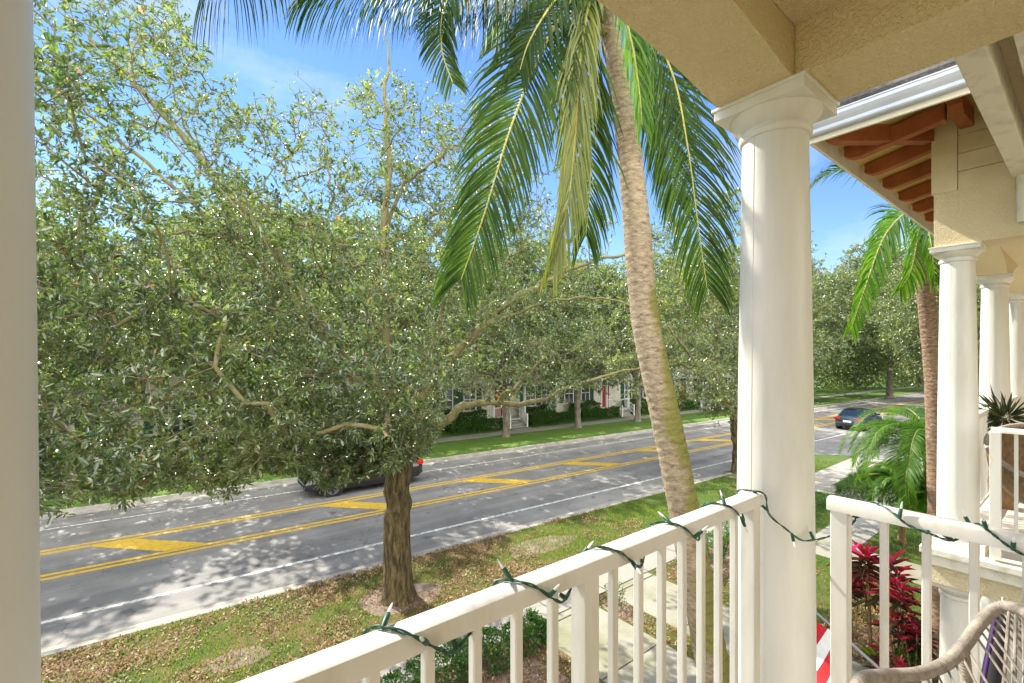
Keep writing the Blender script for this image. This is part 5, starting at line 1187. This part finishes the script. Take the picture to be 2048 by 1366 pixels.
# ------------------------------------------------------------------ cars
def car_paint(name, c): return mat(name, c, .25, metal=.3, coat=1.0, spec=.5)
M['tyre'] = mat('tyre_rubber', (.018,.018,.018), .85); M['rim'] = mat('alloy_rim', (.55,.55,.56), .3, metal=.8); M['cglass'] = mat('car_glass', (.02,.03,.035), .04, spec=1.0)
M['tail'] = mat('tail_lamp', (.55,.01,.01), .2); M['head'] = mat('head_lamp', (.75,.78,.8), .1); M['plate'] = mat('number_plate', (.7,.7,.68), .5)
def car(loc, rz, L_, H, col, label, hatch=True):
    """nose points along local +x, origin on the ground at the middle"""
    e = empty('car', loc, rz, label=label, cat='car', group='cars on the street'); W = .91
    h = L_/2; cp = car_paint('car_paint', col)
    # body stations: x, half width, sill z, belt z, crown z
    S = [(-h,.72,.42,.78,.84),(-h+.06,.80,.34,.86,.98),(-h+.25,.86,.26,.92,1.03),(-h+.8,.90,.22,.95,1.04),(-.6,.91,.21,.95,1.02),(.4,.91,.21,.93,1.0),(h-1.35,.91,.22,.92,.99),(h-.9,.90,.23,.88,.96),(h-.45,.87,.25,.80,.88),(h-.15,.80,.28,.70,.76),(h-.02,.70,.32,.58,.62),(h,.62,.36,.52,.54)]
    vs = []
    for x, w, zs, zb_, zc in S:
        for y, z in ((w*.90,zs),(w*.99,zs+.10),(w,(zs+zb_)/2),(w*.985,zb_-.06),(w*.93,zb_+.01),(w*.5,zc),(0,zc+.012)): vs.append((x,y,z))
        for y, z in ((-w*.5,zc),(-w*.93,zb_+.01),(-w*.985,zb_-.06),(-w,(zs+zb_)/2),(-w*.99,zs+.10),(-w*.90,zs)): vs.append((x,y,z))
    k = 13; mb = MB(); mb.add(vs, [(i*k+j, i*k+(j+1)%k, (i+1)*k+(j+1)%k, (i+1)*k+j) for i in range(len(S)-1) for j in range(k)]+[tuple(range(k)), tuple((len(S)-1)*k+j for j in range(k))])
    body = mb.build('body', cp, e, smooth=True)
    G = [(-h+.32 if hatch else -h+.75,.80,.05),(-h+.62 if hatch else -h+1.25,.74,1),(-.3,.73,1.04),(.25,.72,1.0),(1.12,.80,.0)]
    vs = []; vr = []
    for x, w, f in G:
        z0, z1 = .98, .98+(H-.98)*f
        vs += [(x,w+.05,z0),(x,w*.86+.05*(1-f),max(z1-.03,z0+.01)),(x,-w*.86-.05*(1-f),max(z1-.03,z0+.01)),(x,-w-.05,z0)]
    mb = MB(); mb.add(vs, [(i*4+j, i*4+j+1, (i+1)*4+j+1, (i+1)*4+j) for i in range(4) for j in range(3)]); mb.build('window', M['cglass'], e, smooth=True)
    mb = MB(); vs = []
    for x, w, f in G[1:4]:
        z1 = .98+(H-.98)*f; vs += [(x,w*.86+.02,z1-.05),(x,w*.78,z1+.005),(x,0,z1+.03),(x,-w*.78,z1+.005),(x,-w*.86-.02,z1-.05)]
    mb.add(vs, [(i*5+j, i*5+j+1, (i+1)*5+j+1, (i+1)*5+j) for i in range(2) for j in range(4)]); mb.build('roof', cp, e, smooth=True)
    mb = MB()
    for s_ in (-1,1):
        for a_, b_ in (((1.12,.85,.98),(.25,.63,H-.03)),((-.15,.79,.98),(-.25,.645,H-.01)),((G[0][0],.84,.99),(G[1][0],.655,H-.02)),((-1.05,.80,.98),(-1.1,.65,H-.01))):
            mb.tube([(a_[0],a_[1]*s_,a_[2]),(b_[0],b_[1]*s_,b_[2])], .032, 6)
    mb.build('pillars', cp, e)
    for s_ in (-1,1):
        mb = MB().box((.72,s_*.90-.02 if s_>0 else s_*.90-.17,1.0),(.84,s_*.90+.17 if s_>0 else s_*.90+.02,1.12)); mb.build('mirror', cp, e, bevel=.02)
        mb = MB().box((h-.55,min(s_*.55,s_*.845),.66),(h-.18,max(s_*.55,s_*.845),.79)); mb.build('headlight', M['head'], e, bevel=.03)
        mb = MB().box((-h-.012,min(s_*.45,s_*.80),.80),(-h+.26,max(s_*.45,s_*.80),.93)); mb.add([],[]); mb.box((-h+.02,min(s_*.74,s_*.875),.78),(-h+.30,max(s_*.74,s_*.875),.91)); mb.build('tail_light', M['tail'], e, bevel=.015)
        for x in (-h+.92, h-.98):
            c = (x, s_*.80); q = Matrix.Translation((x, s_*.80, .335)) @ Matrix.Rotation(-s_*math.pi/2,4,'X')
            MB().lathe([(.001,-.11),(.395,-.11),(.395,.114),(.001,.114)], (0,0,0), 28, M=q).build('wheel_arch', M['black'], e)
            t = MB().lathe([(.22,-.10),(.32,-.10),(.335,-.07),(.335,.09),(.32,.125),(.235,.13),(.22,.10)], (0,0,0), 36, cap=False, M=q).build('wheel', M['tyre'], e, smooth=True)
            r_ = MB(); r_.lathe([(.222,.02),(.236,.128),(.225,.132),(.212,.10),(.21,.03)], (0,0,0), 36, cap=False, M=q); r_.lathe([(.001,.105),(.05,.105),(.055,.07)], (0,0,0), 14, M=q)
            for j in range(10):
                a = 2*math.pi*j/10+.15*(1 if j%2 else -1); r_.tube([q @ Vector((.04*math.cos(a),.04*math.sin(a),.10)), q @ Vector((.222*math.cos(a),.222*math.sin(a),.105))], .014, 5)
            r_.build('rim', M['rim'], t, smooth=True)
    MB().box((-h-.018,-.26,.60),(-h-.002+.02,.26,.74)).build('number_plate', M['plate'], e)
    MB().box((h-.06,-.55,.40),(h+.006,.55,.50)).build('grille', M['black'], e)
    mb = MB(); mb.box((-h+.001-.02,-.70,.36),(-h+.05,.70,.50)); mb.build('bumper', M['black'], e, bevel=.02)
    return e
l = (7.0, 19.0, -.12)
car(l, math.pi+RA, 4.75, 1.62, (.010,.012,.016), 'black estate car passing behind the trunk of the big oak')
car((42.6,11.35,-.12), RA, 4.7, 1.47, (.035,.055,.085), 'dark blue car driving away, red tail lamps towards us', hatch=False)
